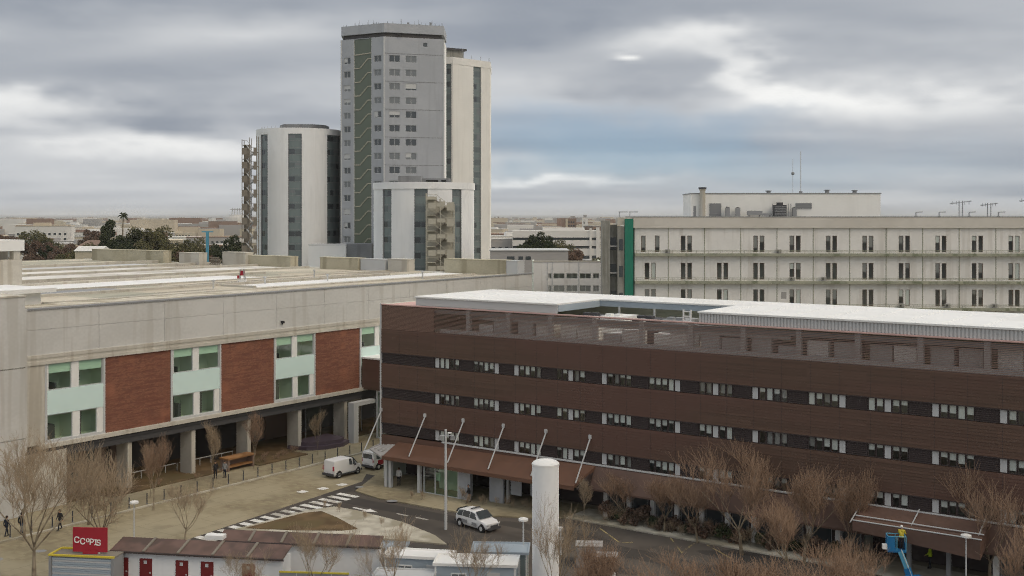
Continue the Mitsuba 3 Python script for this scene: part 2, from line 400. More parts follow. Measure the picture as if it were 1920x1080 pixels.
put(hb, 'coping', boxes(GRID, [(A - .55, A + .12, 58.9, 140.4, 18.42, 18.58)]), 'm_mid_grey', label='dark metal coping line along the roof edge')
put(hb, 'cornice', boxes(GRID, [(A - .3, A + .18, 58.9, 140.2, 14.0, 14.32), (A - .3, A + .10, 58.9, 140.2, 13.72, 14.0), (A - .3, A + .22, 58.9, 140.2, 13.42, 13.72)]), 'm_concrete_warm')
put(hb, 'lower_ledge', boxes(GRID, [(A - .6, A + .28, 60.2, 104.0, 5.72, 6.12), (A - .6, A + .2, 104, 140, 5.72, 6.12)]), 'm_concrete_warm')
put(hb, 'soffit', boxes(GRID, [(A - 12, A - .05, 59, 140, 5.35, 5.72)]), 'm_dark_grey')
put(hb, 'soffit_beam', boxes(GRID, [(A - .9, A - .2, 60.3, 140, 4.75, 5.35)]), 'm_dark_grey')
put(hb, 'roof', boxes(GRID, [(A - 112, A - .5, 59.4, 139.6, 17.9, 18.25)]), 'm_roof')
put(hb, 'floor_slab', boxes(GRID, [(A - 12, A - .62, 59, 140, 9.6, 9.9)]), 'm_concrete')


def bay(b0, b1):
    posts = [(A - .25, A + .06, b0, b0 + .22, 6.12, 13.42), (A - .25, A + .10, b1 - .22, b1 - .02, 6.12, 13.42)]
    puts(hb, 'bay_post', GRID, posts, 'm_light_grey')
    m0 = b0 + .22 + (b1 - b0 - .44) * .43
    ups = [(b0 + .35, m0), (m0 + .75, b1 - .24)]
    los = [(b0 + .24, m0 + .12), (m0 + .85, b1 - .85)]
    puts(hb, 'mullion', GRID, [(A - .25, A, m0, m0 + .75, 10.95, 13.40), (A - .25, A, b0 + .22, b0 + .35, 10.95, 13.40)], 'm_white')
    puts(hb, 'mullion', GRID, [(A - .25, A, m0 + .12, m0 + .85, 6.35, 8.70), (A - .25, A, b1 - .85, b1 - .22, 6.35, 8.70)], 'm_white')
    sp = put(hb, 'spandrel', box(GRID, A - .12, A + .07, b0 + .22, b1 - .22, 8.72, 10.93), 'm_mint', label='pale mint glass spandrel between the window rows')
    put(hb, 'sill', box(GRID, A - .25, A + .06, b0 + .22, b1 - .22, 6.12, 6.35), 'm_light_grey')
    for (w0, w1), (z0, z1), up in [(u, (10.95, 13.4), 1) for u in ups] + [(u, (6.35, 8.7), 0) for u in los]:
        fr = boxes(GRID, [(A - .2, A - .04, w0, w0 + .07, z0, z1), (A - .2, A - .04, w1 - .07, w1, z0, z1), (A - .2, A - .04, w0 + .07, w1 - .07, z0, z0 + .07), (A - .2, A - .04, w0 + .07, w1 - .07, z1 - .07, z1)])
        w = put(hb, 'window', fr, 'm_light_grey')
        q = boxes(GRID, [(A - .125, A - .12, w0 + .07, w1 - .07, z0 + .07, z1 - .07)])
        put(w, 'pane', q, 'm_pane')
        if up:
            put(w, 'blind', box(GRID, A - .19, A - .17, w0 + .08, w1 - .08, z1 - .8 - .15 * rng.random(), z1 - .075), 'm_blind_mint')
        elif rng.random() < .5:
            put(w, 'blind', box(GRID, A - .19, A - .17, w0 + .08, w0 + .08 + .35 * (w1 - w0) * rng.random(), z0 + .08, z1 - .075), 'm_inside')
    # the rooms behind
    for z0, z1 in ((6.1, 9.6), (9.95, 13.5)):
        put(hb, 'room', boxes(GRID, [(A - 2.5, A - 2.4, b0 - .2, b1 + .2, z0, z1), (A - 2.4, A - .3, b0 - .2, b0 - .1, z0, z1), (A - 2.4, A - .3, b1 + .1, b1 + .2, z0, z1),
                                     (A - 2.4, A - .3, m0 + .3, m0 + .4, z0, z1), (A - 2.4, A - .3, b0 - .1, b1 + .1, z0, z0 + .06), (A - 2.4, A - .3, b0 - .1, b1 + .1, z1 - .06, z1)]), 'm_room')
        puts(hb, 'radiator', GRID, [(A - 1.6 - .9 * rng.random(), A - .9, b0 + .8 + 1.2 * rng.random(), b0 + 1.6, z0 + .06, z0 + 1.5), (A - 2.39, A - 2.3, b1 - 1.8, b1 - 1.2, z0 + 1.2, z0 + 2.0)], 'm_dark_grey')


BAYS = [(60.9, 67.25), (74.95, 81.45), (89.0, 95.4), (102.95, 109.4)]
for b0, b1 in BAYS:
    bay(b0, b1)
for b0, b1 in [(67.25, 74.95), (81.45, 89.0), (95.4, 102.95), (109.4, 140)]:
    put(hb, 'brick_panel', box(GRID, A - .5, A - .02, b0 + .02, b1 - .02, 6.12, 13.42), 'm_brick', label='panel of thin red brown bricks')
put(hb, 'end_pier', boxes(GRID, [(A - .5, A + .05, 58.7, 60.88, 6.1, 13.42), (A - 12, A - .1, 58.0, 63.2, 0.1, 5.35)]), 'm_concrete_warm')
# stair tower at the left end
put(hb, 'stair_tower', boxes(GRID, [(A - 9, A + .55, 44.0, 58.62, 0, 19.75), (A - .3, A + .35, 58.62, 58.95, 5.7, 18.6)]), 'm_concrete')
put(hb, 'stair_tower_joint', boxes(GRID, [(A + .5, A + .58, 44, 58.63, 13.35, 13.45), (A + .5, A + .58, 44, 58.63, 7.0, 7.08)]), 'm_concrete_grey')
put(hb, 'stair_tower_coping', boxes(GRID, [(A - 9.1, A + .65, 43.9, 58.72, 19.75, 19.9)]), 'm_concrete_warm')
# piers and the dark undercroft
for i, b in enumerate((70.4, 78.2, 85.8, 93.4, 101.0, 108.6)):
    put(hb, 'pier', box(GRID, A - 2.25, A - .45, b - .25, b + .25, .1, 5.35), 'm_concrete_warm')
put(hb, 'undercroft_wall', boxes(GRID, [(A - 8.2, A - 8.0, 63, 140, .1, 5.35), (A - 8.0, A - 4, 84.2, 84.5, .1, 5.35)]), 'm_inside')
puts(hb, 'undercroft_panel', GRID, [(A - 7.98, A - 7.9, 64.0, 66.8, .1, 4.6), (A - 7.98, A - 7.9, 73.5, 75.6, .1, 4.6), (A - 7.98, A - 7.9, 95, 99, .1, 4.6)], 'm_house_brown')
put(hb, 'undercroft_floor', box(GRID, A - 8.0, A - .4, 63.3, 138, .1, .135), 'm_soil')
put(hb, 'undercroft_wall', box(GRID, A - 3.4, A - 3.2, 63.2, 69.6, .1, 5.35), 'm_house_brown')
for b in (63.8, 65.6, 67.4):
    put(hb, 'undercroft_window', boxes(GRID, [(A - 3.2, A - 3.15, b, b + .9, 1.0, 2.2), (A - 3.2, A - 3.15, b, b + .9, 2.9, 4.2)]), 'm_dark_glass')
put(hb, 'handrail', cat(*[bar(GRID, (A - 3.2, b, .9), (A - 3.2, b + 7.4, .9), .05) for b in (70.7, 78.5)] + [bar(GRID, (A - 3.2, b, .1), (A - 3.2, b, .9), .04) for b in np.arange(70.8, 86, 1.5)]), 'm_light_grey')
gl = put(hb, 'glass_screen', boxes(GRID, [(A - 2.6, A - 2.55, b, b + .08, .1, 4.7) for b in np.arange(94, 109, 2.4)]), 'm_mid_grey')
put(gl, 'pane', boxes(GRID, [(A - 2.58, A - 2.57, 94, 108, .1, 4.7)]), 'm_pane_clear')
whole('curved_plinth', cat(poly(GRID, [(A - 1.8, 92.8), (A + .6, 93.4), (A + 2.0, 95.2), (A + 2.4, 97.6), (A + 1.6, 99.4), (A - 1.8, 99.6)], .12, .55), poly(GRID, [(A - 1.8, 93.2), (A + .3, 93.8), (A + 1.6, 95.4), (A + 1.95, 97.6), (A + 1.2, 99.0), (A - 1.8, 99.2)], .55, .95)),
      'm_purple', 'dark purple curved stepped plinth at the far end of the undercroft', 'plinth')
# things on the roof of the block
rf = thing('roof_upstand', 'long low concrete upstands and pale felt strips crossing the flat roof of the concrete block', 'roof structure', kind='stuff')
ups = []
for a0, b0, b1, h, w in [(-98.6, 60, 138, .22, .3), (-104, 66, 137, .16, .4), (-113, 60, 128, .3, .4), (-121, 70, 138, .2, .4), (-131, 62, 120, .35, .5), (-140, 75, 138, .3, .5), (-152, 66, 138, .4, .6), (-165, 80, 138, .4, .6), (-178, 70, 138, .5, .6)]:
    ups.append((a0, a0 + w, b0, b1, 18.25, 18.25 + h))
for a0, a1, b, h in ((-130, -122, 71, .3), (-163, -153, 88, .4), (-112, -106, 95.5, .25), (-176, -167, 83, .4)):
    ups.append((a0, a1, b, b + .4, 18.25, 18.25 + h))
scene[rf] = mikit.ply(boxes(GRID, ups), 'm_concrete_warm')
for a0, a1, b0, b1, m, n in [(-130.5, -121.5, 72, 112, 'm_white_sheet', 'white felt roof strip, nearest the middle of the flat roof'), (-151, -141, 86, 136, 'm_felt', 'wide white felt roof strip towards the low white tower'),
                             (-111, -106, 96, 137, 'm_white_sheet', 'narrow white felt roof strip near the facade edge'), (-103.5, -100, 62, 92, 'm_pale_stone', 'pale gravel strip behind the parapet of the flat roof'), (-163, -153.5, 90, 125, 'm_felt', 'white felt roof strip, third from the facade'), (-119.5, -114, 63, 84, 'm_mid_grey', 'dark grey felt strip near the stair tower'), (-176, -166, 84, 130, 'm_light_grey', 'grey felt roof strip at the back of the flat roof')]:
    put(hb, 'roof_strip', box(GRID, a0, a1, b0, b1, 18.25, 18.33), m, label=n)
whole('roof_canopy', cat(box(GRID, -110, -101.5, 46, 66, 19.55, 19.95), box(GRID, -109, -108.6, 47, 65, 18.25, 19.55), box(GRID, -103, -102.6, 47, 65, 18.25, 19.55)), 'm_white_sheet', 'flat white roof canopy behind the stair tower', 'roof canopy')
rh = thing('roof_house', 'beige rooftop stair house with a white box on top at the left edge', 'roof house')
put(rh, 'wall', box(GRID, -136, -127, 62, 78, 17.5, 21.8), 'm_concrete_warm')
puts(rh, 'post', GRID, [(-128, -127.1, 77, 77.8, 21.8, 22.85), (-128.5, -127.6, 70.5, 74.5, 21.8, 22.85), (-135.8, -129.5, 63, 77.7, 21.8, 22.85), (-128, -127.1, 62.2, 66, 21.8, 22.85)], 'm_concrete_warm')
put(rh, 'roof_box', box(GRID, -136.2, -126.8, 61.8, 78.2, 22.85, 24.15), 'm_white')
# low walls and plant rooms along the far edge of the roof
for a0, a1, b, z1, m, lab in [(-198, -176, 136.5, 20.4, 'm_concrete_tan', 'tan parapet wall with a flat grey end at the back of the roof, left stretch'), (-169, -163.5, 134.5, 20.3, 'm_concrete_warm', 'square pale plant box beside the left tan parapet'),
                              (-160, -154, 136.8, 20.5, 'm_concrete_warm', 'square pale plant box in the middle of the back parapet'), (-154, -143.5, 137.5, 20.0, 'm_concrete_tan', 'tan parapet wall under the brown scaffold stair'),
                              (-135.5, -127.0, 136.5, 20.1, 'm_concrete_tan', 'tan parapet wall between the two low white towers'), (-126.8, -121.5, 136.9, 20.0, 'm_light_grey', 'light grey sheet metal end of the parapet between the low towers'),
                              (-121, -117, 137.0, 20.1, 'm_concrete_warm', 'square pale plant box at the foot of the right low tower'), (-110, -98.5, 137.5, 20.35, 'm_concrete_tan', 'tan parapet wall at the right end of the roof'), (-98.5, -96.4, 137.7, 20.3, 'm_light_grey', 'pale grey end box closing the roof parapet on the right')]:
    whole('roof_wall', boxes(GRID, [(a0, a1, b, b + 1.8, 18.2, z1), (a0 - .06, a1 + .06, b - .06, b + 1.86, z1, z1 + .12)]), m, lab, 'parapet')
pv = thing('roof_vent', 'small tangle of rusty pipes between pale plant boxes on the roof', 'pipes')
scene[pv] = mikit.ply(cat(*[bar(GRID, (-162.5 + .5 * i, 136, 18.2), (-162.0 + .4 * i, 136.6, 19.6 - .2 * (i % 3)), .12) for i in range(6)] + [bar(GRID, (-162.6, 136.2, 18.9 + .3 * i), (-160.2, 136.2, 19.0 + .3 * i), .1) for i in range(3)]), 'm_rust')
rd = thing('roof_marker', 'red and white warning beacon frame on the roof edge', 'beacon')
f0 = Fr((-35.0, 148.5, 0))
put(rd, 'frame', cat(*[bar(f0, (x, y, 18.2), (x * .5, y * .5, 20.1), .05) for x in (-.4, .4) for y in (-.4, .4)]), 'm_mid_grey')
puts(rd, 'panel', f0, [(-.35, .25, -.05, .05, 19.3, 19.9), (-.6, -.25, -.3, -.2, 18.9, 19.3)], 'm_red')
put(rd, 'base', boxes(f0, [(-.5, .5, -.4, .4, 18.2, 18.75)]), 'm_white')
for (x, y) in ((-31.5, 146), (-24.5, 152), (-36, 138), (-12.5, 160), (-28.5, 165)):
    whole('roof_vent_pipe', cat(cyl(W, x, y, 18.2, 19.1, .1, 8), cyl(W, x, y, 19.1, 19.3, .22, 8)), 'm_light_grey', 'small grey vent pipe standing on the flat roof', 'vent', 'vent pipes on the flat roof')

# ------------------------------------------------------------------ link and glazed end between the two blocks
lk = thing('link_bridge', 'brown clad link bridge joining the brick panel block to the brown building', 'bridge')
put(lk, 'wall', box(GRID, A + .02, -78.2, 103.3, 108, 5.95, 9.65), 'm_brown')
put(lk, 'coping', box(GRID, A + .02, -78.2, 103.2, 108.1, 9.65, 9.85), 'm_white')
cw = thing('glazed_screen', 'tall grey framed glass screen under the brown link bridge', 'glass wall')
puts(cw, 'mullion', GRID, [(a, a + .22, 103.6, 103.85, .1, 5.9) for a in np.arange(-93.4, -79, 1.9)] + [(-93.4, -79, 103.62, 103.8, z, z + .18) for z in (.1, 2.9, 5.7)], 'm_light_grey')
put(cw, 'pane', boxes(GRID, [(-93.3, -79, 103.7, 103.71, .2, 5.8)]), 'm_pane')
put(cw, 'back_wall', boxes(GRID, [(-93.4, -79, 107.2, 107.4, .1, 5.9), (-93.4, -79, 104.2, 107.2, 2.9, 3.05)]), 'm_room')
whole('portal_frame', boxes(GRID, [(-94.2, -93.3, 99.6, 100.4, .1, 4.9), (-94.2, -93.3, 100.4, 103.4, 4.45, 4.9)]), 'm_light_grey', 'light grey concrete portal frame at the end of the undercroft', 'portal')

# ------------------------------------------------------------------ B: the brown building
B, P, A0 = 87.8, 4.77, -78.4
A1 = 6.0
bb = thing('brown_building', 'long dark brown slatted hospital building with ribbon windows and a white metal roof', 'building')
bands = [(5.95, 8.42), (9.55, 11.97), (13.08, 15.45)]
for z0, z1 in bands:
    put(bb, 'cladding_band', box(GRID, A0, A1, B, B + .3, z0, z1), 'm_brown')
    sl = []
    for z in np.arange(z0 + .02, z1 - .1, .24):
        sl.append((A0 - .01, A1, B - .035, B, z, z + .17))
    put(bb, 'cladding_slats', boxes(GRID, sl), 'm_brown', kind='stuff')
    put(bb, 'cladding_joint', boxes(GRID, [(a - .012, a + .012, B - .045, B - .036, z0, z1 - .03) for a in np.arange(A0 + P / 2, A1, P / 2)]), 'm_dark_brown', kind='stuff')
    put(bb, 'drip_edge', boxes(GRID, [(A0, A1, B - .07, B + .25, z0 - .06, z0 - .004)]), 'm_dark_brown')
put(bb, 'cladding_band', box(GRID, A0, -52.7, B + .01, B + .3, 3.62, 4.71), 'm_brown')
put(bb, 'sill_line', boxes(GRID, [(-70.5, A1, B - .10, B + .1, 4.72, 4.84)]), 'm_light_grey', label='thin pale sill under the lowest window row')
put(bb, 'corner_trim', box(GRID, A0 - .16, A0 - .015, B - .1, B + .2, 3.0, 18.05), 'm_light_grey', label='pale metal trim at the left corner')
put(bb, 'structure_wall', boxes(GRID, [(A0, A1, B + 4.2, B + 4.4, 0, 15.4), (A0, A0 + .2, B + .31, B + 13, 0, 18.0), (A0, A1, B + 12.8, B + 13, 0, 18)]), 'm_room')
put(bb, 'floor_slab', boxes(GRID, [(A0 + .2, A1, B + .35, B + 4.2, z, z + .3) for z in (3.6, 7.2, 10.75, 14.3)]), 'm_inside')
put(bb, 'plant_deck', boxes(GRID, [(A0 + .2, A1, B + .35, B + 12.8, 15.1, 15.4)]), 'm_concrete_warm')
# the ribbon: windows in groups of five between dark louvre panels
def dark_panel(a0, a1, z0, z1):
    sl = [(a0, a1, B + .16, B + .2, z0, z1)] + [(a0, a1, B + .07, B + .16, z, z + .06) for z in np.arange(z0 + .02, z1 - .05, .15)]
    put(bb, 'louvre_panel', boxes(GRID, sl), 'm_dark_brown')


rows = [(12.0, 13.05), (8.45, 9.52), (4.84, 5.92)]
starts = [-71.50 + P * k for k in range(-0, 16)]
kinds = {}
for r, (z0, z1) in enumerate(rows):
    dark_panel(A0, -71.55, z0, z1)
    for g, s in enumerate(starts):
        if s > A1 - 4:
            break
        u = 3.1 / 5
        full = [0, 4, 0, 2, 0, 4, 2, 0, 4, 2, 0, 0, 2, 4, 0, 2][(g * 1 + 0) % 16]
        lit = rng.random()
        for i in range(5):
            x0, x1 = s + i * u + .02, s + (i + 1) * u - .02
            w = put(bb, 'window', boxes(GRID, [(x0, x0 + .05, B + .1, B + .2, z0, z1), (x1 - .05, x1, B + .1, B + .2, z0, z1), (x0 + .05, x1 - .05, B + .1, B + .2, z0, z0 + .05), (x0 + .05, x1 - .05, B + .1, B + .2, z1 - .05, z1)]), 'm_dark_brown')
            if i == full:
                put(w, 'panel', box(GRID, x0 + .05, x1 - .05, B + .12, B + .16, z0 + .05, z1 - .05), 'm_light_grey')
                continue
            put(w, 'pane', box(GRID, x0 + .05, x1 - .05, B + .145, B + .15, z0 + .05, z1 - .05), 'm_pane_clear')
            if rng.random() < .5 + .5 * lit:
                h = (.2 + .55 * rng.random()) * (z1 - z0) if rng.random() < .8 else (z1 - z0) - .12
                put(w, 'blind', box(GRID, x0 + .06, x1 - .06, B + .18, B + .19, z1 - .06 - h, z1 - .06), 'm_blind')
            elif rng.random() < .7:
                put(w, 'blind', box(GRID, x0 + .06, x1 - .06, B + .30, B + .31, z0 + .02 + .3 * rng.random(), z1 - .06), 'm_house_grey')  # grey sheet added behind blindless panes so the unlit glass looks lighter
        if g < len(starts) - 1:
            dark_panel(s + 3.12, s + P - .02, z0, z1)
# the open plant storey behind a fine metal screen
sc_ = []
for z in np.arange(15.5, 17.9, .125):
    sc_.append((A0, A1, B + .02, B + .05, z, z + .05))
mat('m_screen', (0.235, 0.145, 0.112), 0.5)
put(bb, 'plant_screen', boxes(GRID, sc_), 'm_screen', kind='stuff', label='see-through brown metal screen round the plant storey')
put(bb, 'plant_screen_solid', boxes(GRID, [(A0, -71.6, B + .05, B + .2, 15.46, 17.95)]), 'm_brown')
put(bb, 'parapet_trim', boxes(GRID, [(A0 - .05, A1, B - .06, B + .22, 17.93, 18.03)]), 'm_red_trim', label='thin pinkish red edge along the top of the screen')
cols = [-67.6 + P * k for k in range(15)]
for c in cols:
    put(bb, 'plant_column', box(GRID, c - .22, c + .22, B + .35, B + .75, 15.4, 18.0), 'm_light_grey')
put(bb, 'plant_kerb', boxes(GRID, [(-71, A1, B + .35, B + .42, 15.4, 15.85)]), 'm_light_grey')
put(bb, 'plant_beam', boxes(GRID, [(A0 + .3, A1, B + .4, B + .6, 17.35, 17.7)]), 'm_mid_grey')
for k, c in enumerate(cols[:-1]):
    for j in range(2):
        if rng.random() < .9:
            x0 = c + .5 + 2.0 * j + .3 * rng.random()
            d0 = B + .8 + .6 * rng.random()
            h = 1.0 + 1.1 * rng.random()
            put(bb, 'plant_unit', boxes(GRID, [(x0, x0 + 1.7, d0, d0 + 2.2, 15.4, 15.4 + h), (x0 + .1, x0 + 1.6, d0 - .03, d0, 15.5, 15.4 + h * .45)]), ['m_white', 'm_light_grey', 'm_white', 'm_light_grey'][int(rng.integers(4))])
put(bb, 'plant_duct', boxes(GRID, [(-70, 5, B + 3.2, B + 4.0, 16.7, 17.4), (-66, -35, B + .7, B + 1.0, 17.0, 17.3), (-50, 5, B + 5.0, B + 5.4, 15.9, 16.3)]), 'm_light_grey')
# the white metal roof: a big plate with a notch over the chillers
ZR = 18.95
def roof_part(a0, a1, b0, b1):
    return (a0, a1, b0, b1, ZR - .14, ZR)
rfp = put(bb, 'white_roof', boxes(GRID, [roof_part(-74.2, -57.2, 88.0, 101.4), roof_part(-57.2, -43.0, 95.6, 101.4), roof_part(-43.0, A1 + 2, 87.9, 101.4)]), 'm_white_sheet')
seams = [(-74.2 + 3.0 * k, -74.2 + 3.0 * k + .08, (88.02 if not (-57.3 < -74.2 + 3 * k < -43.1) else 95.62), 101.38, ZR, ZR + .025) for k in range(27)]
put(rfp, 'seam', boxes(GRID, seams), 'm_white_sheet', kind='stuff')
put(bb, 'roof_fascia', boxes(GRID, [(-74.15, -57.3, 88.15, 88.3, 18.04, ZR - .14), (-74.1, -73.9, 88.3, 101, 18.04, ZR - .14)]), 'm_light_grey')
fs_ = [(-42.9 + .28 * k, -42.9 + .28 * k + .16, 88.02, 88.10, 18.04, ZR - .14) for k in range(175)]
put(bb, 'ribbed_fascia', boxes(GRID, fs_ + [(-42.9, A1, 88.10, 88.3, 18.04, ZR - .14)]), 'm_light_grey', kind='stuff', label='ribbed grey metal fascia under the white roof')
put(bb, 'notch_fascia', boxes(GRID, [(-57.3, -42.9, 95.7, 95.85, 18.25, ZR - .14), (-57.35, -57.2, 88.3, 95.7, 18.2, ZR - .14), (-43.0, -42.85, 88.3, 95.7, 18.2, ZR - .14)]), 'm_blue_grey')
puts(bb, 'notch_post', GRID, [(a, a + .15, 95.4, 95.55, 15.4, 18.3) for a in (-55, -51.2, -47.5, -44.5)], 'm_light_grey')
ch = []
for i, a in enumerate((-56.3, -53.9, -50.6, -47.6)):
    put(bb, 'chiller', boxes(GRID, [(a, a + 2.2, 90.2, 93.4, 15.4, 17.7 + .15 * (i % 2)), (a + .3, a + .9, 90.6, 91.2, 17.8, 18.05), (a + 1.2, a + 1.8, 90.6, 91.2, 17.8, 18.05)]), ['m_dark_grey', 'm_white', 'm_dark_grey', 'm_mid_grey'][i])
put(bb, 'roof_edge', boxes(GRID, [(A0, -74.3, B + .2, 101, 17.8, 17.97)]), 'm_red_trim', label='pinkish flat roof corner at the left end')
ld = put(bb, 'roof_ladder', boxes(GRID, [(-44.6, -44.5, 88.35, 88.45, 17.2, 19.0), (-43.9, -43.8, 88.35, 88.45, 17.2, 19.0)] + [(-44.5, -43.9, 88.36, 88.44, z, z + .08) for z in (17.6, 18.0, 18.4, 18.8)]), 'm_white')
# ground floor
put(bb, 'ground_floor_wall', boxes(GRID, [(-52.6, -29.2, B + 1.0, B + 1.2, .1, 3.6), (-19.3, A1, B + 1.0, B + 1.2, .1, 3.6), (-29.2, -19.3, B + 3.4, B + 3.6, .1, 3.6), (-78.2, -52.6, B + 3.6, B + 3.8, .1, 3.6), (A0 + .2, A1, B + .32, B + 4, 3.45, 3.6)]), 'm_dark_brown')
for k, a in enumerate(np.arange(-52.0, A1 - 1, 2.35)):
    if -29.4 < a < -19.6:
        continue
    w = put(bb, 'ground_window', boxes(GRID, [(a, a + 1.5, B + .94, B + 1.0, .7, .78), (a, a + .06, B + .94, B + 1.0, .78, 2.6), (a + 1.44, a + 1.5, B + .94, B + 1.0, .78, 2.6)]), 'm_mid_grey')
    put(w, 'pane', box(GRID, a + .06, a + 1.44, B + .97, B + .975, .78, 2.6), 'm_dark_glass')
    put(bb, 'white_post', box(GRID, a - .45, a - .05, B + .55, B + .9, .1, 3.45), 'm_white')
put(bb, 'sloping_skirt', hull(GRID.w([(-53.0, B - .02, 4.70), (A1, B - .02, 4.70), (-53.0, B - .02, 4.5), (A1, B - .02, 4.5), (-53.0, B - 1.0, 2.85), (A1, B - 1.0, 2.85), (-53.0, B - 1.0, 2.70), (A1, B - 1.0, 2.70)])), 'm_skirt')
ec = put(bb, 'entrance_canopy', cat(hull(GRID.w([(-76.2, B - .02, 4.15), (-52.9, B - .02, 4.70), (-75.7, B - 2.9, 3.30), (-53.5, B - 2.9, 3.30), (-76.2, B - .02, 3.95), (-52.9, B - .02, 4.35), (-75.7, B - 2.9, 3.05), (-53.5, B - 2.9, 3.05)]))), 'm_canopy', label='rust brown sloping canopy over the main entrance')
put(ec, 'fascia', boxes(GRID, [(-75.75, -53.4, B - 2.98, B - 2.9, 2.98, 3.34)]), 'm_canopy')
put(bb, 'grey_side_roof', cat(hull(GRID.w([(-79.0, B - 1.2, 3.4), (-75.8, B - 2.9, 3.2), (-79.0, B + .6, 3.6), (-76.4, B - .05, 3.9), (-79.0, B - 1.2, 3.25), (-75.8, B - 2.9, 3.02), (-79.0, B + .6, 3.4), (-76.5, B - .05, 3.4)])), *[bar(GRID, (-78.8 + .7 * k, B - 1.15 - .25 * k, 3.46), (-78.7 + .6 * k, B + .4, 3.72 + .06 * k), .06) for k in range(4)]), 'm_house_grey')
for a in (-78.4, -72.6, -67.8, -63.0, -58.2, -53.45):
    rd_ = put(bb, 'canopy_rod', bar(GRID, (a, B - .02, 7.2), (a + .0, B - 2.55, 3.55), .065, 8), 'm_light_grey')
    put(rd_, 'bracket', boxes(GRID, [(a - .13, a + .13, B - .2, B - .04, 7.05, 7.4)]), 'm_light_grey')
puts(bb, 'entrance_column', GRID, [(a, a + .32, B - 2.3, B - 1.98, .1, 3.1) for a in (-76.0, -75.45, -71.75)] + [(a, a + .25, B - .5, B - .2, .1, 3.4) for a in (-66.8, -62.4, -58.4)], 'm_light_grey')
eg = put(bb, 'entrance_glazing', boxes(GRID, [(a, a + .12, B - 1.9, B - 1.78, .1, 3.15) for a in (-71.3, -69.9, -68.5, -67.1)] + [(-71.3, -67.0, B - 1.88, B - 1.8, 3.0, 3.12), (-71.3, -67.0, B - 1.88, B - 1.8, .1, .2)]), 'm_light_grey')
put(eg, 'pane', boxes(GRID, [(-71.2, -67.0, B - 1.85, B - 1.84, .2, 3.0)]), 'm_pane')
put(eg, 'screen', boxes(GRID, [(-71.2, -67.2, B + .4, B + .5, .1, 3.1), (-70.0, -69.4, B - 1.6, B - 1.5, 1.4, 2.2)]), 'm_room')
puts(bb, 'entrance_panel', GRID, [(-67.0, -65.6, B - 1.9, B - 1.7, .1, 3.2), (-64.0, -62.4, B - 1.0, B - .8, .1, 3.2), (-61.8, -60.6, B - .6, B - .5, 1.0, 2.4), (-59.6, -58.8, B - .6, B - .5, 1.2, 2.4)], 'm_grey_panel')
put(bb, 'gable_end', hull(GRID.w([(-53.2, B - 2.85, 3.1), (-53.2, B - .1, 4.5), (-53.2, B - .1, 3.0), (-53.05, B - 2.85, 3.1), (-53.05, B - .1, 4.5), (-53.05, B - .1, 3.0)])), 'm_dark_brown')
# the second canopy on the right
c2 = put(bb, 'service_canopy', hull(GRID.w([(-28.7, B - .02, 4.78), (-19.6, B - .02, 4.78), (-28.7, B - 3.0, 4.12), (-19.6, B - 3.0, 4.12), (-28.7, B - .02, 3.7), (-19.6, B - .02, 3.7), (-28.7, B - 3.0, 3.45), (-19.6, B - 3.0, 2.75)])), 'm_skirt', label='brown canopy with pale rails at the service entrance')
put(c2, 'rail', cat(bar(GRID, (-28.7, B - 2.95, 4.2), (-19.5, B - 2.95, 4.2), .05), bar(GRID, (-28.7, B - 2.3, 4.42), (-19.5, B - 2.3, 4.42), .05), *[bar(GRID, (a, B - 2.95, 4.0), (a, B - .1, 5.0), .05) for a in (-28.9, -24.6, -19.9)]), 'm_light_grey')
puts(bb, 'service_post', GRID, [(-25.3, -25.0, B - 1.0, B - .7, .1, 3.6), (-22.6, -22.3, B - .4, B - .1, .1, 3.6)], 'm_mid_grey')


# ------------------------------------------------------------------ wall with openings, curved walls
def wall_holes(fr, x0, x1, z0, z1, holes, t=.3, y=0.0):
    """A wall of thickness t whose outer face is y, with rectangular openings (x0, x1, z0, z1)."""
    p = Polygon([(x0, z0), (x1, z0), (x1, z1), (x0, z1)], [[(a, c), (b, c), (b, d), (a, d)] for a, b, c, d in holes])
    m = trimesh.creation.extrude_polygon(p, t, engine='earcut')
    v = np.asarray(m.vertices)
    return trimesh.Trimesh(fr.w(np.c_[v[:, 0], y + t - v[:, 2], v[:, 1]]), m.faces, process=False)


def frame_mesh(fr, a, b, c, d, y0, y1, w=.07, mid=True):
    l = [(a, a + w, y0, y1, c, d), (b - w, b, y0, y1, c, d), (a + w, b - w, y0, y1, c, c + w), (a + w, b - w, y0, y1, d - w, d)]
    if mid:
        l.append(((a + b) / 2 - w / 2, (a + b) / 2 + w / 2, y0, y1, c + w, d - w))
    return boxes(fr, l)


def arc(cx, cy, R, t, a0, a1, z0, z1, step=5.0):
    """A curved wall: angles in degrees from the direction towards -y, positive to +x."""
    n = max(2, int(abs(a1 - a0) / step) + 1)
    th = np.radians(np.linspace(a0, a1, n))
    o = np.c_[cx + R * np.sin(th), cy - R * np.cos(th)]
    i = np.c_[cx + (R - t) * np.sin(th), cy - (R - t) * np.cos(th)][::-1]
    return poly(W, np.vstack([o, i]), z0, z1)


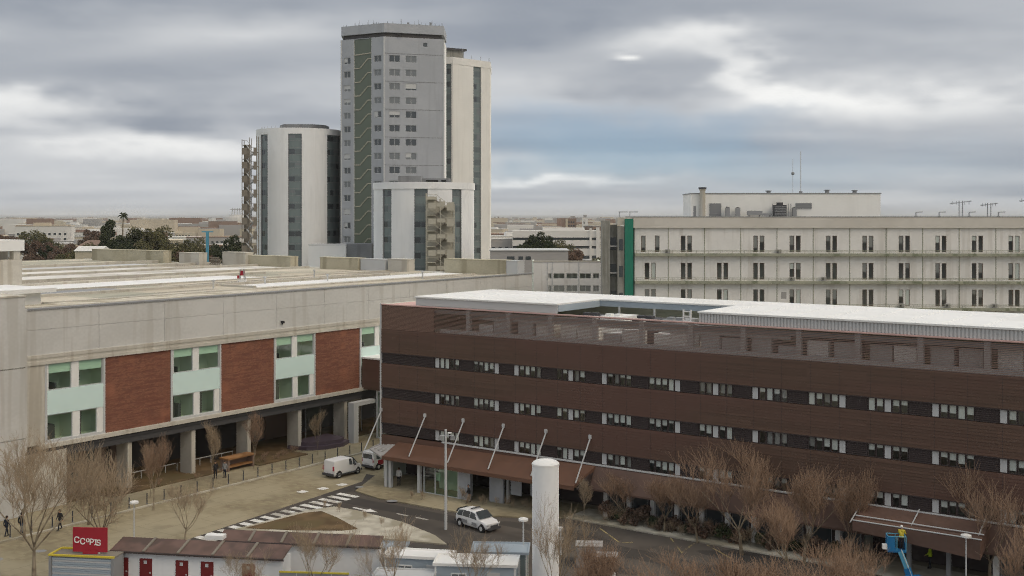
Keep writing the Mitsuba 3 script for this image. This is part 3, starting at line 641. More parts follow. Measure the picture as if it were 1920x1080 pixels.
# ------------------------------------------------------------------ C: the white slab on the right
fc = Fr((16.5, 154.0, 0), math.radians(-1.5))
wb = thing('white_slab_block', 'long weathered white hospital slab with window pairs and green stained ledges on the right', 'building')
xs = [2.1 + 4.84 * k for k in range(13)]
floors = [(22.15, 24.35), (18.5, 20.7), (14.95, 17.15), (11.3, 13.5)]
holes, wins = [], []
for f, (z0, z1) in enumerate(floors):
    for k, x in enumerate(xs):
        if f == 0 and k == 2:
            continue
        g = .62 if (f == 0 and k == 0) else .12
        for sgn in (-1, 1):
            a, b = sorted((x + sgn * g, x + sgn * (g + .62)))
            holes.append((a, b, z0, z1))
            wins.append((a, b, z0, z1, f, k))
put(wb, 'wall', wall_holes(fc, 0, 64, 0, 25.4, holes, .3), 'm_old_white')
put(wb, 'inner_wall', boxes(fc, [(0, 64, 1.3, 1.5, 0, 25.2), (0, .2, .31, 14, 0, 25.4), (0, 64, 14, 14.2, 0, 25.4)]), 'm_house_grey')
mat('m_plain_beige', speckle((0.54, 0.51, 0.46), (0.59, 0.56, 0.51), 0.3), 0.8)
put(wb, 'parapet', box(fc, -.2, 64.2, -.35, 14.3, 25.4, 26.85), 'm_plain_beige', label='plain beige parapet band')
put(wb, 'parapet_coping', box(fc, -.25, 64.25, -.42, 14.35, 26.85, 26.95), 'm_mid_grey')
for z in (22.0, 18.3, 14.75, 11.1):
    lg = put(wb, 'ledge', box(fc, 0, 64, -.75, -.002, z - .36, z), 'm_old_ledge', label='green stained concrete ledge')
    put(lg, 'rail', cat(bar(fc, (0, -.7, z + .42), (64, -.7, z + .42), .03, 4), bar(fc, (0, -.7, z + .22), (64, -.7, z + .22), .02, 4), *[bar(fc, (x, -.7, z), (x, -.7, z + .42), .025, 4) for x in np.arange(.2, 64, 1.6)]), 'm_old_ledge')
put(wb, 'joint', boxes(fc, [(x - .05, x + .05, -.05, -.003, z0, z1) for x in [xs[k] + 2.42 for k in range(12)] for z0, z1 in ((22.0, 25.4), (18.3, 21.64), (14.75, 17.94), (11.1, 14.39))]), 'm_old_ledge')
for i, (a, b, z0, z1, f, k) in enumerate(wins):
    w = put(wb, 'window', frame_mesh(fc, a, b, z0, z1, .08, .16, .05, False), 'm_house_brown')
    put(w, 'pane', box(fc, a + .05, b - .05, .11, .12, z0 + .05, z1 - .05), 'm_pane_clear')
    r = rng.random()
    if r < .45:
        put(w, 'blind', box(fc, a + .06, b - .06, .15, .158, z0 + .06 if r < .12 else z0 + .5 + 1.1 * rng.random(), z1 - .06), 'm_blind' if r < .2 else 'm_house_grey')
ph = thing('rooftop_penthouse', 'long windowless cream plant penthouse on top of the white slab block', 'penthouse')
put(ph, 'wall', box(fc, 8.1, 34.0, 4, 13, 26.5, 30.05), 'm_cream_render')
put(ph, 'coping', box(fc, 8.0, 34.1, 3.9, 13.1, 30.05, 30.17), 'm_mid_grey')
put(ph, 'flue', cat(cyl(fc, 9.6, 3.6, 26.9, 30.5, .38, 12), box(fc, 9.2, 10.0, 3.2, 4.0, 30.5, 30.7)), 'm_concrete_warm')
put(ph, 'flue_cap', cyl(fc, 9.6, 3.6, 30.7, 30.95, .55, 12), 'm_dark_grey')
put(ph, 'louvre', boxes(fc, [(10.6, 12.2, 3.93, 4.0, 27.0, 28.75)] + [(10.6, 12.2, 3.86, 3.93, z, z + .12) for z in np.arange(27.05, 28.7, .22)]), 'm_mid_grey')
put(ph, 'louvre', boxes(fc, [(22.4, 24.6, 3.93, 4.0, 28.0, 28.8)] + [(22.4, 24.6, 3.86, 3.93, z, z + .1) for z in np.arange(28.02, 28.75, .2)]), 'm_mid_grey')
put(ph, 'door', box(fc, 8.4, 8.75, 3.94, 4.0, 26.9, 28.4), 'm_mid_grey')
for x, h in ((12.7, 1.2), (14.1, 1.15), (21.8, 1.15)):
    k = thing('condenser_unit', 'small grey condenser unit standing against the roof penthouse', 'air conditioner', 'condenser units on the slab roof')
    put(k, 'casing', box(fc, x, x + .55, 3.0, 3.6, 26.98, 26.98 + h), 'm_mid_grey')
    put(k, 'fan', cyl(fc, x + .27, 3.3, 26.98 + h, 27.06 + h, .2, 10), 'm_black')
k = thing('cooling_tower', 'large dark cooling unit in front of the roof penthouse', 'cooling unit')
put(k, 'casing', box(fc, 19.2, 20.9, 2.6, 3.7, 26.98, 28.5), 'm_dark_grey')
put(k, 'louvre', boxes(fc, [(19.25, 20.85, 2.52, 2.6, z, z + .1) for z in np.arange(27.1, 28.4, .22)]), 'm_mid_grey')
put(k, 'fan_hood', cyl(fc, 20.05, 3.1, 28.5, 28.85, .45, 14), 'm_dark_grey')
put(k, 'frame', boxes(fc, [(x, x + .08, 2.5, 2.58, 26.98, 28.7) for x in (18.9, 21.1, 21.4)]), 'm_mid_grey')
k = thing('roof_duct', 'low dark duct run on the slab roof left of the large cooling unit', 'duct')
put(k, 'duct', boxes(fc, [(15.6, 17.6, 2.6, 3.2, 27.1, 27.7), (17.6, 19.0, 2.7, 3.1, 27.05, 27.35)]), 'm_mid_grey')
put(k, 'foot', boxes(fc, [(x, x + .1, 2.7, 3.1, 26.95, 27.1) for x in (15.8, 17.2, 18.6)]), 'm_dark_grey')
an = thing('antenna_mast', 'tall thin antenna mast on the roof penthouse', 'antenna')
put(an, 'pole', cat(bar(fc, (24.0, 8, 30.1), (24.0, 8, 36.1), .055)), 'm_light_grey')
put(an, 'base', box(fc, 23.8, 24.2, 7.8, 8.2, 30.1, 30.5), 'm_mid_grey')
an = thing('antenna_pole', 'shorter thin antenna pole with a small ball head, left of the tall mast', 'antenna')
put(an, 'pole', bar(fc, (22.9, 8, 30.1), (22.9, 8, 35.0), .03), 'm_light_grey')
s_ = trimesh.creation.icosphere(2, .24)
put(an, 'head', trimesh.Trimesh(fc.w(s_.vertices + [22.9, 8, 33.0]), s_.faces), 'm_mid_grey', True)
for x, h in ((16.2 + 2.9, .35), (31.0, .4), (27.2, .45)):
    whole('penthouse_vent', cat(cyl(fc, x, 6, 30.1, 30.1 + h, .3, 10), cyl(fc, x, 6, 30.1 + h, 30.2 + h, .45, 10)), 'm_mid_grey', 'small squat vent cowl on the penthouse roof', 'vent', 'vent cowls on the penthouse roof')
for x, y, h, w in ((45.6, 6, 2.2, 2.9), (49.5, 6, 1.9, 2.3), (55.2, 6, 2.6, 3.0)):
    k = thing('tv_aerial', 'spread of thin television aerials on the slab roof', 'aerial', 'television aerials on the slab roof')
    put(k, 'mast', cat(bar(fc, (x - .2, y, 26.9), (x - .2, y, 26.9 + h), .06), bar(fc, (x + .25, y, 26.9), (x + .25, y, 26.9 + h), .06)), 'm_mid_grey')
    put(k, 'boom', cat(bar(fc, (x - w / 2, y, 26.8 + h * .85), (x + w / 2, y, 26.9 + h), .04), *[bar(fc, (x + q * w, y - .5, 26.86 + h * (.92 + .1 * q)), (x + q * w, y + .5, 26.86 + h * (.92 + .1 * q)), .03) for q in (-.45, -.3, -.15, .1, .3, .45)], *[bar(fc, (x + q * w, y, 26.6 + h * .9), (x + q * w, y, 27.1 + h * .9), .03) for q in (-.4, -.2, .2, .4)]), 'm_mid_grey')
for x in (37.9, 41.0, 45.0, 48.9, 53.2):
    k = thing('roof_pipe', 'small bent vent pipe on the slab roof edge', 'vent pipe', 'bent vent pipes along the slab roof')
    put(k, 'pipe', cat(bar(fc, (x, 1.2, 26.9), (x, 1.2, 27.5), .07), bar(fc, (x, 1.2, 27.5), (x + .9, 1.2, 27.55), .06)), 'm_mid_grey')
    put(k, 'foot', box(fc, x - .15, x + .15, 1.05, 1.35, 26.95, 27.02), 'm_mid_grey')
for x, z in ((14.8, 14.8), (19.2, 22.02), (21.0, 18.32), (22.8, 14.78), (35.5, 14.8), (41.6, 14.8), (47.8, 14.8), (53.0, 14.8), (4.4, 22.02), (25.2, 18.35)):
    k = thing('wall_unit', 'grey air conditioning box on a ledge of the white slab block', 'air conditioner', 'air conditioning boxes on the slab ledges')
    put(k, 'casing', box(fc, x - .35, x + .3, -.55, -.2, z, z + .52), 'm_house_grey')
    put(k, 'grille', box(fc, x - .3, x - .02, -.57, -.55, z + .08, z + .44), 'm_dark_grey')
put(wb, 'vent_hole', box(fc, 19.6, 20.3, -.03, .0, 15.9, 16.8), 'm_house_grey')
put(wb, 'green_fin', box(fc, -1.35, -.22, -.45, .5, 0, 26.6), 'm_green_paint', label='tall dark green vertical fin at the left corner')
st = thing('service_stair_tower', 'grey stair and shaft tower standing left of the green fin', 'stair tower')
put(st, 'wall', boxes(fc, [(-4.35, -3.3, .0, 4, 0, 26.4), (-2.3, -1.4, -.3, 4, 0, 25.6), (-3.3, -2.3, 1.0, 4, 0, 25.8)]), 'm_concrete_grey')
put(st, 'window', boxes(fc, [(-3.2, -2.4, .94, 1.0, z, z + 1.7) for z in np.arange(8, 25, 3.6)] + [(-2.1, -1.6, -.36, -.3, z, z + 1.5) for z in np.arange(8, 25, 3.6)]), 'm_dark_glass')
put(st, 'landing', boxes(fc, [(-3.3, -2.3, .1, 1.0, z - .15, z) for z in np.arange(8.6, 26, 3.6)]), 'm_house_grey')
put(st, 'head', boxes(fc, [(-2.3, -.1, -.2, 4, 25.8, 26.8)]), 'm_concrete_warm')
put(st, 'pipe', cat(*[bar(fc, (x, .3, 0), (x, .3, 16), .12) for x in (-3.1, -2.6)]), 'm_white')
for x in (-2.0, -.6):
    k = thing('roof_lamp', 'T shaped lamp bracket on the roof above the green fin', 'lamp', 'lamp brackets above the green fin')
    put(k, 'pole', bar(fc, (x, .5, 26.8), (x, .5, 27.5), .05), 'm_mid_grey')
    put(k, 'head', box(fc, x - .1, x + 1.1, .4, .6, 27.5, 27.6), 'm_mid_grey')

# small white building between the blocks
fw = Fr((3.3, 176, 0), 0)
sw = thing('small_white_building', 'small white building with two rows of wide windows left of the green fin', 'building')
wx = [(2.25, 2.8), (3.05, 4.8), (5.05, 6.8), (7.1, 8.85), (9.15, 10.1)]
h2 = [(a, b, z0, z1) for a, b in wx for z0, z1 in ((17.35, 18.2), (15.35, 16.35))]
put(sw, 'wall', wall_holes(fw, 0, 10.75, 0, 19.95, h2, .25), 'm_old_white')
put(sw, 'back_wall', boxes(fw, [(0, 10.75, 2.2, 2.4, 0, 19.9), (0, .2, .26, 10, 0, 19.9), (10.5, 10.75, .26, 10, 0, 19.9), (.2, 10.5, .26, 10, 19.2, 19.4)]), 'm_room')
put(sw, 'coping', boxes(fw, [(-.1, 10.85, -.12, .4, 19.95, 20.1)]), 'm_concrete_warm')
put(sw, 'downpipe', cat(*[bar(fw, (x, -.06, 12), (x, -.06, 19.9), .06) for x in (2.9, 7.0, 2.15)]), 'm_light_grey')
put(sw, 'sunshade', box(fw, 8.4, 10.6, -.5, -.01, 14.1, 14.4), 'm_house_grey')
for a, b, z0, z1 in h2:
    w = put(sw, 'window', frame_mesh(fw, a, b, z0, z1, .06, .14, .05), 'm_white')
    put(w, 'pane', box(fw, a + .05, b - .05, .1, .105, z0 + .05, z1 - .05), 'm_pane_clear')
    if z0 < 16:
        put(w, 'blind', box(fw, a + .06, b - .06, .15, .16, z0 + .06, z1 - .06), 'm_house_grey')

# ------------------------------------------------------------------ towers
tw = thing('main_tower', 'tall octagonal grey hospital tower with a green glazed stair strip', 'tower')
apex = np.array([-29.3, 262.0])
dirs, lens = [-28, 18, 62, 107, 152, 198, 242, 287], [12.0, 14.1] * 4
p = apex - 12.0 * np.array([math.cos(math.radians(-28)), math.sin(math.radians(-28))])
pts = [p]
for d_, l_ in zip(dirs[:2], lens):
    p = p + l_ * np.array([math.cos(math.radians(d_)), math.sin(math.radians(d_))])
    pts.append(p)
pts = np.array(pts + [pts[2] + [-.1, 12.0], pts[2] + [-6.5, 19], pts[0] + [6.5, 17.5], pts[0] + [-1.0, 12.5]])
ctr = pts.mean(0)
ZT = 71.2
inner = ctr + (pts - ctr) * .955
put(tw, 'core', poly(W, inner, 0, 69.0), 'm_inside')
fl = Fr((*pts[0], 0), math.radians(-28))
fr_ = Fr((*apex, 0), math.radians(18))
zs = [63.15 - 3.2 * k for k in range(17)]
hl, hr = [], []
for z in zs:
    hl += [(.7, 2.6, z - .75, z + .75), (9.2, 11.25, z - .75, z + .75)]
    hr += [(1.2, 3.75, z - .8, z + .8), (5.05, 7.65, z - .8, z + .8)]
put(tw, 'wall', wall_holes(fl, 0, 12.0, 0, 68.1, [h for h in hl if h[0] > 9 or h[0] < 3] + [(3.5, 8.6, 16, 68.0)], .35), 'm_grey_panel')
put(tw, 'wall', wall_holes(fr_, 0, 14.1, 0, 68.1, hr + [(9.2, 10.2, 66.2, 67.1)], .35), 'm_grey_panel')
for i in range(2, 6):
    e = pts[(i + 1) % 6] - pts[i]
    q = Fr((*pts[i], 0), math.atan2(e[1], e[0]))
    put(tw, 'wall', box(q, 0.02, np.linalg.norm(e) - .02, 0, .35, 0, 68.1), 'm_grey_panel' if i > 2 else 'm_white_render')  # narrow right face in white: the light catching it is put into the colour
put(tw, 'crown_band', poly(W, ctr + (pts - ctr) * .955, 68.1, 69.1), 'm_dark_grey', label='dark recessed band under the roof parapet')  # dark colour stands in for the weak shade of the recess
put(tw, 'parapet', poly(W, ctr + (pts - ctr) * 1.003, 69.1, ZT), 'm_grey_panel')
put(tw, 'corner_trim', cat(*[cyl(W, *pts[i], 0, 68.1, .18, 6) for i in (0, 1, 2)]), 'm_light_grey')
put(tw, 'joint', boxes(fr_, [(.1, 14.0, -.06, -.003, z, z + .12) for z in [64.25 - 6.4 * k for k in range(8)]]), 'm_grey_dark')
for fr0, hs in ((fl, hl), (fr_, hr)):
    for a, b, z0, z1 in hs:
        if z0 < 17:
            continue
        w = put(tw, 'window', frame_mesh(fr0, a, b, z0, z1, .14, .22, .08), 'm_light_grey')
        put(w, 'pane', box(fr0, a + .08, b - .08, .175, .18, z0 + .08, z1 - .08), ['m_dark_glass', 'm_grey_glass'][int(rng.random() < .5)])
        if rng.random() < .13:
            put(w, 'blind', box(fr0, a + .09, (a + b) / 2 - .05 if rng.random() < .5 else b - .09, .155, .17, z0 + .09 + .6 * rng.random(), z1 - .09), 'm_light_grey')
put(tw, 'vent_window', box(fr_, 9.2, 10.2, .1, .16, 66.2, 67.1), 'm_dark_glass')
put(tw, 'vent_hole', box(fr_, 3.2, 4.1, -.5, -.4, 68.3, 69.0), 'm_black')
sg = put(tw, 'stair_glazing', boxes(fl, [(3.5, 8.6, .2, .25, 16, 68.0)]), 'm_green_glass', label='green glazed stair strip with pale zigzag rails')
put(sg, 'rail', boxes(fl, [(3.5, 3.62, .02, .2, 16, 68), (8.48, 8.6, .02, .2, 16, 68)]), 'm_light_grey')
zz = []
for k in range(15):
    z = 61.2 - 3.2 * k
    q0, q1, q2, q3 = fl.w([(3.5, .12, z), (5.2, .12, z), (7.4, .12, z + 2.1), (8.6, .12, z + 2.1)])
    zz += [[*q0, *q1, .12, .12], [*q1, *q2, .12, .12], [*q2, *q3, .12, .12]]
q0, q1 = fl.w([(3.5, .12, 64.3), (8.6, .12, 64.6)])
zz.append([*q0, *q1, .12, .12])
put(sg, 'stair_rail', tubes(zz, 5), 'm_mesh_beige')
top_segs = []
for k in range(60):
    q = ctr + (pts[k % 3] + (pts[(k % 3) + 1] - pts[k % 3]) * rng.random() - ctr) * .97
    h = .3 + 1.1 * rng.random() ** 3
    top_segs.append([q[0], q[1], ZT, q[0], q[1], ZT + h, .035, .03])
put(tw, 'roof_railing', cat(tubes(top_segs, 4), boxes(W, [(-27 + 2.6 * i, -26.5 + 2.6 * i, 266, 266.5, ZT, ZT + .4 + .4 * (i % 2)) for i in range(4)])), 'm_mid_grey')


def ring(cx, cy, r1, r0, z0, z1, n=64):
    th = np.arange(n) * 2 * np.pi / n
    c, s = np.cos(th), np.sin(th)
    m = trimesh.creation.extrude_polygon(Polygon(np.c_[r1 * c, r1 * s], [np.c_[r0 * c, r0 * s]]), z1 - z0, engine='earcut')
    m.apply_translation([cx, cy, z0])
    return m


def white_tower(name, label, cx, cy, R, ztop, strips, a_lo=-95, a_hi=95, cap=.03, m='m_white_render', pitch=3.2, ladder=()):
    t = thing(name, label, 'tower')
    edges = [a_lo] + [x for s in strips for x in s] + [a_hi]
    for i in range(0, len(edges), 2):
        put(t, 'wall', arc(cx, cy, R, .5, edges[i], edges[i + 1], 0, ztop - 1.4), m)
    put(t, 'parapet', ring(cx, cy, R + cap, R - .7, ztop - 1.4, ztop), m)
    put(t, 'core', cat(cyl(W, cx, cy, 0, ztop - .5, R - 1.4, 32), arc(cx, cy, R, .5, a_hi, 360 + a_lo, 0, ztop - 1.4, 9)), 'm_concrete_warm')
    for s0, s1 in strips:
        n = max(2, int(round((s1 - s0) * math.pi / 180 * R / 1.3)))
        g = put(t, 'glazed_strip', arc(cx, cy, R - .32, .1, s0 - .5, s1 + .5, 0, ztop - 1.4), 'm_teal_panel', label='tall strip of teal glass panels')
        z, j = ztop - 1.4, 0
        while z > 13:
            if j % 1 == 0:
                put(g, 'transom', cat(arc(cx, cy, R - .24, .08, s0, s1, z - 1.62, z - 1.56), arc(cx, cy, R - .24, .08, s0, s1, z - .06, z)), 'm_mid_grey')
            for i in range(n):
                u0, u1 = s0 + (s1 - s0) * i / n + .35, s0 + (s1 - s0) * (i + 1) / n - .35
                r = rng.random()
                put(g, 'pane', arc(cx, cy, R - .27, .05, u0, u1, z - 1.5 if r < .8 else z - 1.0, z - .35), 'm_dark_glass' if r < .34 else 'm_teal_dark' if r < .86 else 'm_grey_glass')
            z -= pitch
            j += 1
        put(g, 'jamb', cat(arc(cx, cy, R - .02, .4, s0 - .01, s0 + .5, 0, ztop - 1.4), arc(cx, cy, R - .02, .4, s1 - .5, s1 + .01, 0, ztop - 1.4)), 'm_mid_grey')
    return t


lt = white_tower('round_white_tower', 'round white tower with dark glass strips, left of the tall grey tower', -51.5, 277, 10.2, 47.6, [(-50.5, -35), (-4, 14), (50, 86)])
rp = Fr((-51.2, 276, 0), 0)
put(lt, 'roof_plant', poly(rp, [(-5.0, 1), (-3.2, -3.2), (3.4, -3.2), (6.3, 0), (6.3, 5), (-5, 5)], 47.0, 48.9), 'm_grey_dark', label='dark grey plant room on the flat roof')
put(lt, 'roof_rail', cat(*[bar(W, (-51.5 + 9.0 * math.sin(a), 277 - 9.0 * math.cos(a), 47.0), (-51.5 + 9.0 * math.sin(a), 277 - 9.0 * math.cos(a), 48.2), .05) for a in np.linspace(-1.4, -.3, 8)]), 'm_light_grey')
ft = white_tower('drum_white_tower', 'low white drum tower with a beige scaffold stair in front of it', -18.9, 246, 10.75, 34.0, [(-48.8, -34.5), (-6.5, 8.5), (37, 51)], cap=.2)
put(ft, 'roof_plant', boxes(W, [(-24.5, -19.5, 246, 251, 33.4, 35.6), (-19.5, -13.5, 248, 252, 33.4, 35.2)]), 'm_grey_dark')
put(ft, 'roof_plant_opening', boxes(W, [(-18.6, -16.0, 247.9, 248, 34.4, 34.8), (-15.3, -14.3, 247.9, 248, 34.4, 34.8)]), 'm_black')
rt = thing('corner_white_tower', 'tall cream white tower behind the right side of the grey tower', 'tower')
v1 = np.array([-14.74, 285.0])
rd_, L = [0, 45, 90, 135, 180, 225, 270, 315], 12.9
p = v1 - np.array([L, 0])
rp_ = [p]
for d_ in rd_[:-1]:
    p = p + L * np.array([math.cos(math.radians(d_)), math.sin(math.radians(d_))])
    rp_.append(p)
rp_ = np.array(rp_)
rc = rp_.mean(0)
put(rt, 'core', poly(W, rc + (rp_ - rc) * .94, 0, 66.0), 'm_inside')
for i in range(8):
    q = Fr((*rp_[i], 0), math.radians(rd_[i]))
    segs = [(0.02, L - .02)]
    strip = None
    if i == 0:
        segs, strip = [(.02, L - 2.6), (L - .35, L - .02)], (L - 2.6, L - .35)
    if i == 1:
        segs, strip = [(.02, 7.0), (9.7, L - .02)], (7.0, 9.7)
    put(rt, 'wall', boxes(q, [(a, b, 0, .5, 0, 64.9) for a, b in segs]), 'm_cream_render')
    if strip:
        g = put(rt, 'glazed_strip', box(q, strip[0], strip[1], .3, .4, 0, 64.9), 'm_teal_panel')
        put(g, 'jamb', boxes(q, [(strip[0], strip[0] + .12, .1, .3, 0, 64.9), (strip[1] - .12, strip[1], .1, .3, 0, 64.9)]), 'm_mid_grey')
        z = 64.0
        while z > 14:
            put(g, 'transom', boxes(q, [(strip[0] + .12, strip[1] - .12, .22, .3, z - 2.0, z - 1.94), (strip[0] + .12, strip[1] - .12, .22, .3, z - .06, z)]), 'm_mid_grey')
            for s in (0, 1):
                w_ = (strip[1] - strip[0] - .4) / 2
                x0 = strip[0] + .16 + s * (w_ + .08)
                if rng.random() < .8:
                    put(g, 'pane', box(q, x0, x0 + w_, .24, .29, z - 1.6, z - .3), ['m_dark_glass', 'm_teal_dark', 'm_grey_glass'][int(rng.choice(3, p=[.35, .5, .15]))])
            z -= 3.2
put(rt, 'parapet', poly(W, rc + (rp_ - rc) * 1.008, 64.9, 66.6), 'm_cream_render')
put(rt, 'roof_plant', poly(Fr((-20, 293, 0), math.radians(30)), [(-6, -5), (6, -5), (6, 4), (-6, 4)], 66.0, 69.0), 'm_concrete_grey')
put(rt, 'roof_plant_lid', poly(Fr((-20, 293, 0), math.radians(30)), [(-6.6, -5.6), (6.6, -5.6), (6.6, 4.6), (-6.6, 4.6)], 69.0, 69.5), 'm_dark_grey')
put(rt, 'roof_pole', cat(*[bar(W, (-12.5 + 2.2 * i, 288 + 2 * i, 66.6), (-12.5 + 2.2 * i, 288 + 2 * i, 67.4 + (1.6 if i == 0 else .2)), .06) for i in range(4)]), 'm_mid_grey')


def scaffold(name, label, fr, w, d, ztop, zbot, m, clad, step=3.2, drop=0.0, back=(), fm='m_rust'):
    t = thing(name, label, 'stair')
    put(t, 'post', cat(*[bar(fr, (x, y, zbot), (x, y, ztop - drop * x / w), .09, 5) for x in (0, w * .5, w) for y in (0, d)]), m)
    for x0, x1, dz in back:
        put(t, 'cladding', box(fr, x0 * w, x1 * w, d + .05, d + .1, zbot, ztop - dz), m)
    for i, z in enumerate(np.arange(ztop - 1.2, zbot, -step)):
        put(t, 'landing', boxes(fr, [(0, w * .33, 0, d, z - .1, z), (w * .67, w, 0, d, z - step / 2 - .1, z - step / 2)]), m)
        put(t, 'flight', hull(fr.w([(w * .3, y, z - dz) for y in (0, d * .45) for dz in (0, .25)] + [(w * .7, y, z - step / 2 - dz) for y in (0, d * .45) for dz in (0, .25)])), fm)
        put(t, 'flight', hull(fr.w([(w * .7, y, z - step / 2 - dz) for y in (d * .55, d) for dz in (0, .25)] + [(w * .3, y, z - step - dz) for y in (d * .55, d) for dz in (0, .25)])), fm)
        put(t, 'handrail', cat(bar(fr, (0, 0, z + 1.0), (w * .33, 0, z + 1.0), .05), bar(fr, (w * .33, 0, z + 1.0), (w * .68, 0, z - step / 2 + 1.0), .05), bar(fr, (w * .68, 0, z - step / 2 + 1.0), (w, 0, z - step / 2 + 1.0), .05)), m)
        for x0, x1, hh in clad:
            put(t, 'panel', box(fr, x0 * w, x1 * w, -.06, -.02, z - step / 2 - hh, z - step / 2 + .9), m)
    return t


scaffold('beige_scaffold_stair', 'beige zigzag scaffold stair in front of the drum tower', Fr((-17.2, 231, 0), math.radians(8)), 5.6, 2.6, 31.6, 12, 'm_mesh_beige', [(.05, .33, .3), (.36, .66, -.1), (.72, .98, .7)], 3.2, 2.2, [(.03, .40, .6), (.40, .70, 1.6), (.70, .99, 2.4)])
scaffold('brown_scaffold_stair', 'tall brown steel scaffold stair at the left side of the round white tower', Fr((-61.8, 262, 0), math.radians(4)), 3.3, 3.0, 44.5, 8, 'm_rust', [(.02, .36, .6), (.78, .98, .9)], 3.2, -.9, [(0, .45, 1.0)], 'm_light_grey')
pd = thing('tower_podium', 'low pale podium with a dark grey end between the two low white towers', 'podium')
put(pd, 'wall', box(W, -44.8, -36.6, 252, 258, 0, 20.6), 'm_white_render')
put(pd, 'dark_end', box(W, -36.6, -31.0, 253, 258, 0, 20.9), 'm_grey_dark')
put(pd, 'coping', box(W, -44.9, -36.5, 251.9, 258.1, 20.6, 20.75), 'm_light_grey')

# ------------------------------------------------------------------ the town on the plain
TOWN = {'m_house_cream': 'cream', 'm_house_white': 'white', 'm_house_grey': 'grey', 'm_house_brown': 'brown', 'm_terracotta': 'terracotta red'}


def house(x, y, w, d, h, m, roof, label=None, group=None, rot=0.0, windows=True):
    col = TOWN[m]
    side = 'left of the towers' if x / y < -.18 else ('behind the towers' if x / y < -.02 else 'right of the towers')
    how = 'in the near town' if y < 700 else ('in the middle distance' if y < 1400 else 'under the horizon')
    k = thing('town_house', label or f'{col} building {side}, {how}', 'building', group or f'{col} buildings {side}, {how}')
    f = Fr((x, y, 0), rot)
    put(k, 'wall', box(f, -w / 2, w / 2, 0, d, 0, h), m)
    put(k, 'roof', boxes(f, [(-w / 2 - .3, w / 2 + .3, -.3, d + .3, h, h + .5)] + ([(-w * .2, w * .1, d * .3, d * .7, h + .5, h + 2.4)] if rng.random() < .5 else [])), roof)
    if windows:
        n = int(h // 3.4)
        put(k, 'window_row', boxes(f, [(-w / 2 + 1 + i * 3.2, -w / 2 + 2.6 + i * 3.2, -.06, 0.02, 1.2 + 3.3 * j, 2.7 + 3.3 * j) for j in range(n) for i in range(int((w - 1.2) // 3.2))] or [(-w / 4, w / 4, -.06, .02, h * .4, h * .7)]), 'm_dark_glass')
    return k


ms = list(TOWN)
count = 0
while count < 150:
    px = rng.choice([rng.uniform(-30, 480), rng.uniform(-30, 480), rng.uniform(905, 1180)])
    D = 430 * (6.5 ** rng.random())
    x = (px - 960) * D / F_PX
    if (300 < px < 470 or 190 < px < 330) and D < 520:
        continue
    h = rng.uniform(5.5, 13) + (rng.random() < .2) * rng.uniform(3, 9)
    h = min(h, 25.5)
    w = rng.uniform(9, 30) * (1 + D / 2500)
    house(x, D, w, rng.uniform(10, 22), h, ms[int(rng.choice(5, p=[.3, .3, .2, .12, .08]))], ['m_house_grey', 'm_house_cream', 'm_terracotta', 'm_house_white'][int(rng.choice(4, p=[.35, .25, .2, .2]))], rot=rng.uniform(-.5, .5), windows=D < 1300)
    count += 1
for m, lab in (('m_house_white', 'pale'), ('m_house_grey', 'grey'), ('m_house_cream', 'cream'), ('m_terracotta', 'red roofed')):
    l = []
    for i in range(330):
        D = 1500 * (6 ** rng.random())
        x = rng.uniform(-.52, .2) * D
        w = rng.uniform(10, 60)
        l.append((x - w / 2, x + w / 2, D, D + 15, 0, min(rng.uniform(6, 16) + (rng.random() < .12) * 8, 24)))
    whole('distant_town', boxes(W, l), m, f'mass of {lab} roofs and walls of the far town under the horizon', 'town', kind='stuff')
# houses and halls that can be told apart
def special(name, label, cat_, parts):
    k = thing(name, label, cat_)
    for n, mesh, m in parts:
        put(k, n, mesh, m)


f = Fr((0.2, 520, 0), 0)
wh = thing('banded_white_building', 'wide white building with long dark window bands behind the red and green trees', 'building')
put(wh, 'wall', boxes(f, [(0, 40, 0, 14, 0, 12.2), (0, 40, 0, 14, 13.4, 16.0), (0, 40, 0, 14, 17.2, 20.4), (14, 33, 3, 12, 20.4, 21.6), (0, 40, .6, 14, 12.2, 13.4), (0, 40, .6, 14, 16, 17.2)]), 'm_house_white')
put(wh, 'window_band', boxes(f, [(.3, 39, .5, .6, 12.2, 13.4), (.3, 39, .5, .6, 16.0, 17.2), (.3, 39, -.05, .02, 7.5, 9.0)]), 'm_dark_glass')
put(wh, 'stair_end', boxes(f, [(35, 36, -.6, 0, 0, 21.5), (38, 39.5, -.8, 0, 0, 21.8)]), 'm_house_white')
f = Fr((-4.4, 230, 0), 0)
special('grey_annex', 'low grey flat annex with three small dark windows right of the cream tower', 'building', [('wall', box(f, 0, 15.7, 0, 12, 0, 20.0), 'm_house_grey'), ('coping', box(f, -.2, 15.9, -.2, 12, 20.0, 20.2), 'm_light_grey'),
        ('window', boxes(f, [(3.4, 4.9, -.06, .02, 18.2, 18.9), (5.7, 6.6, -.06, .02, 18.2, 18.9), (7.1, 8.2, -.06, .02, 18.2, 18.9)]), 'm_dark_glass'), ('slab', boxes(f, [(-4.5, 1, -2, -.3, 16.6, 16.9)]), 'm_mid_grey')])
f = Fr((46, 1050, 0), 0)
special('brown_tower_block', 'dark brown tower block standing above the far roofs, right of the white towers', 'building', [('wall', boxes(f, [(0, 13, 0, 12, 0, 24.8)]), 'm_house_brown'), ('pale_side', box(f, 3.2, 5.2, -.3, 0, 0, 24.5), 'm_house_cream'), ('roof_box', box(f, 8, 12, 3, 8, 24.8, 27), 'm_house_grey'), ('window_row', boxes(f, [(5.6 + 2.2 * i, 6.9 + 2.2 * i, -.1, .02, 4 + 3.3 * j, 5.6 + 3.3 * j) for i in range(3) for j in range(6)]), 'm_dark_glass')])
f = Fr((64, 1040, 0), 0)
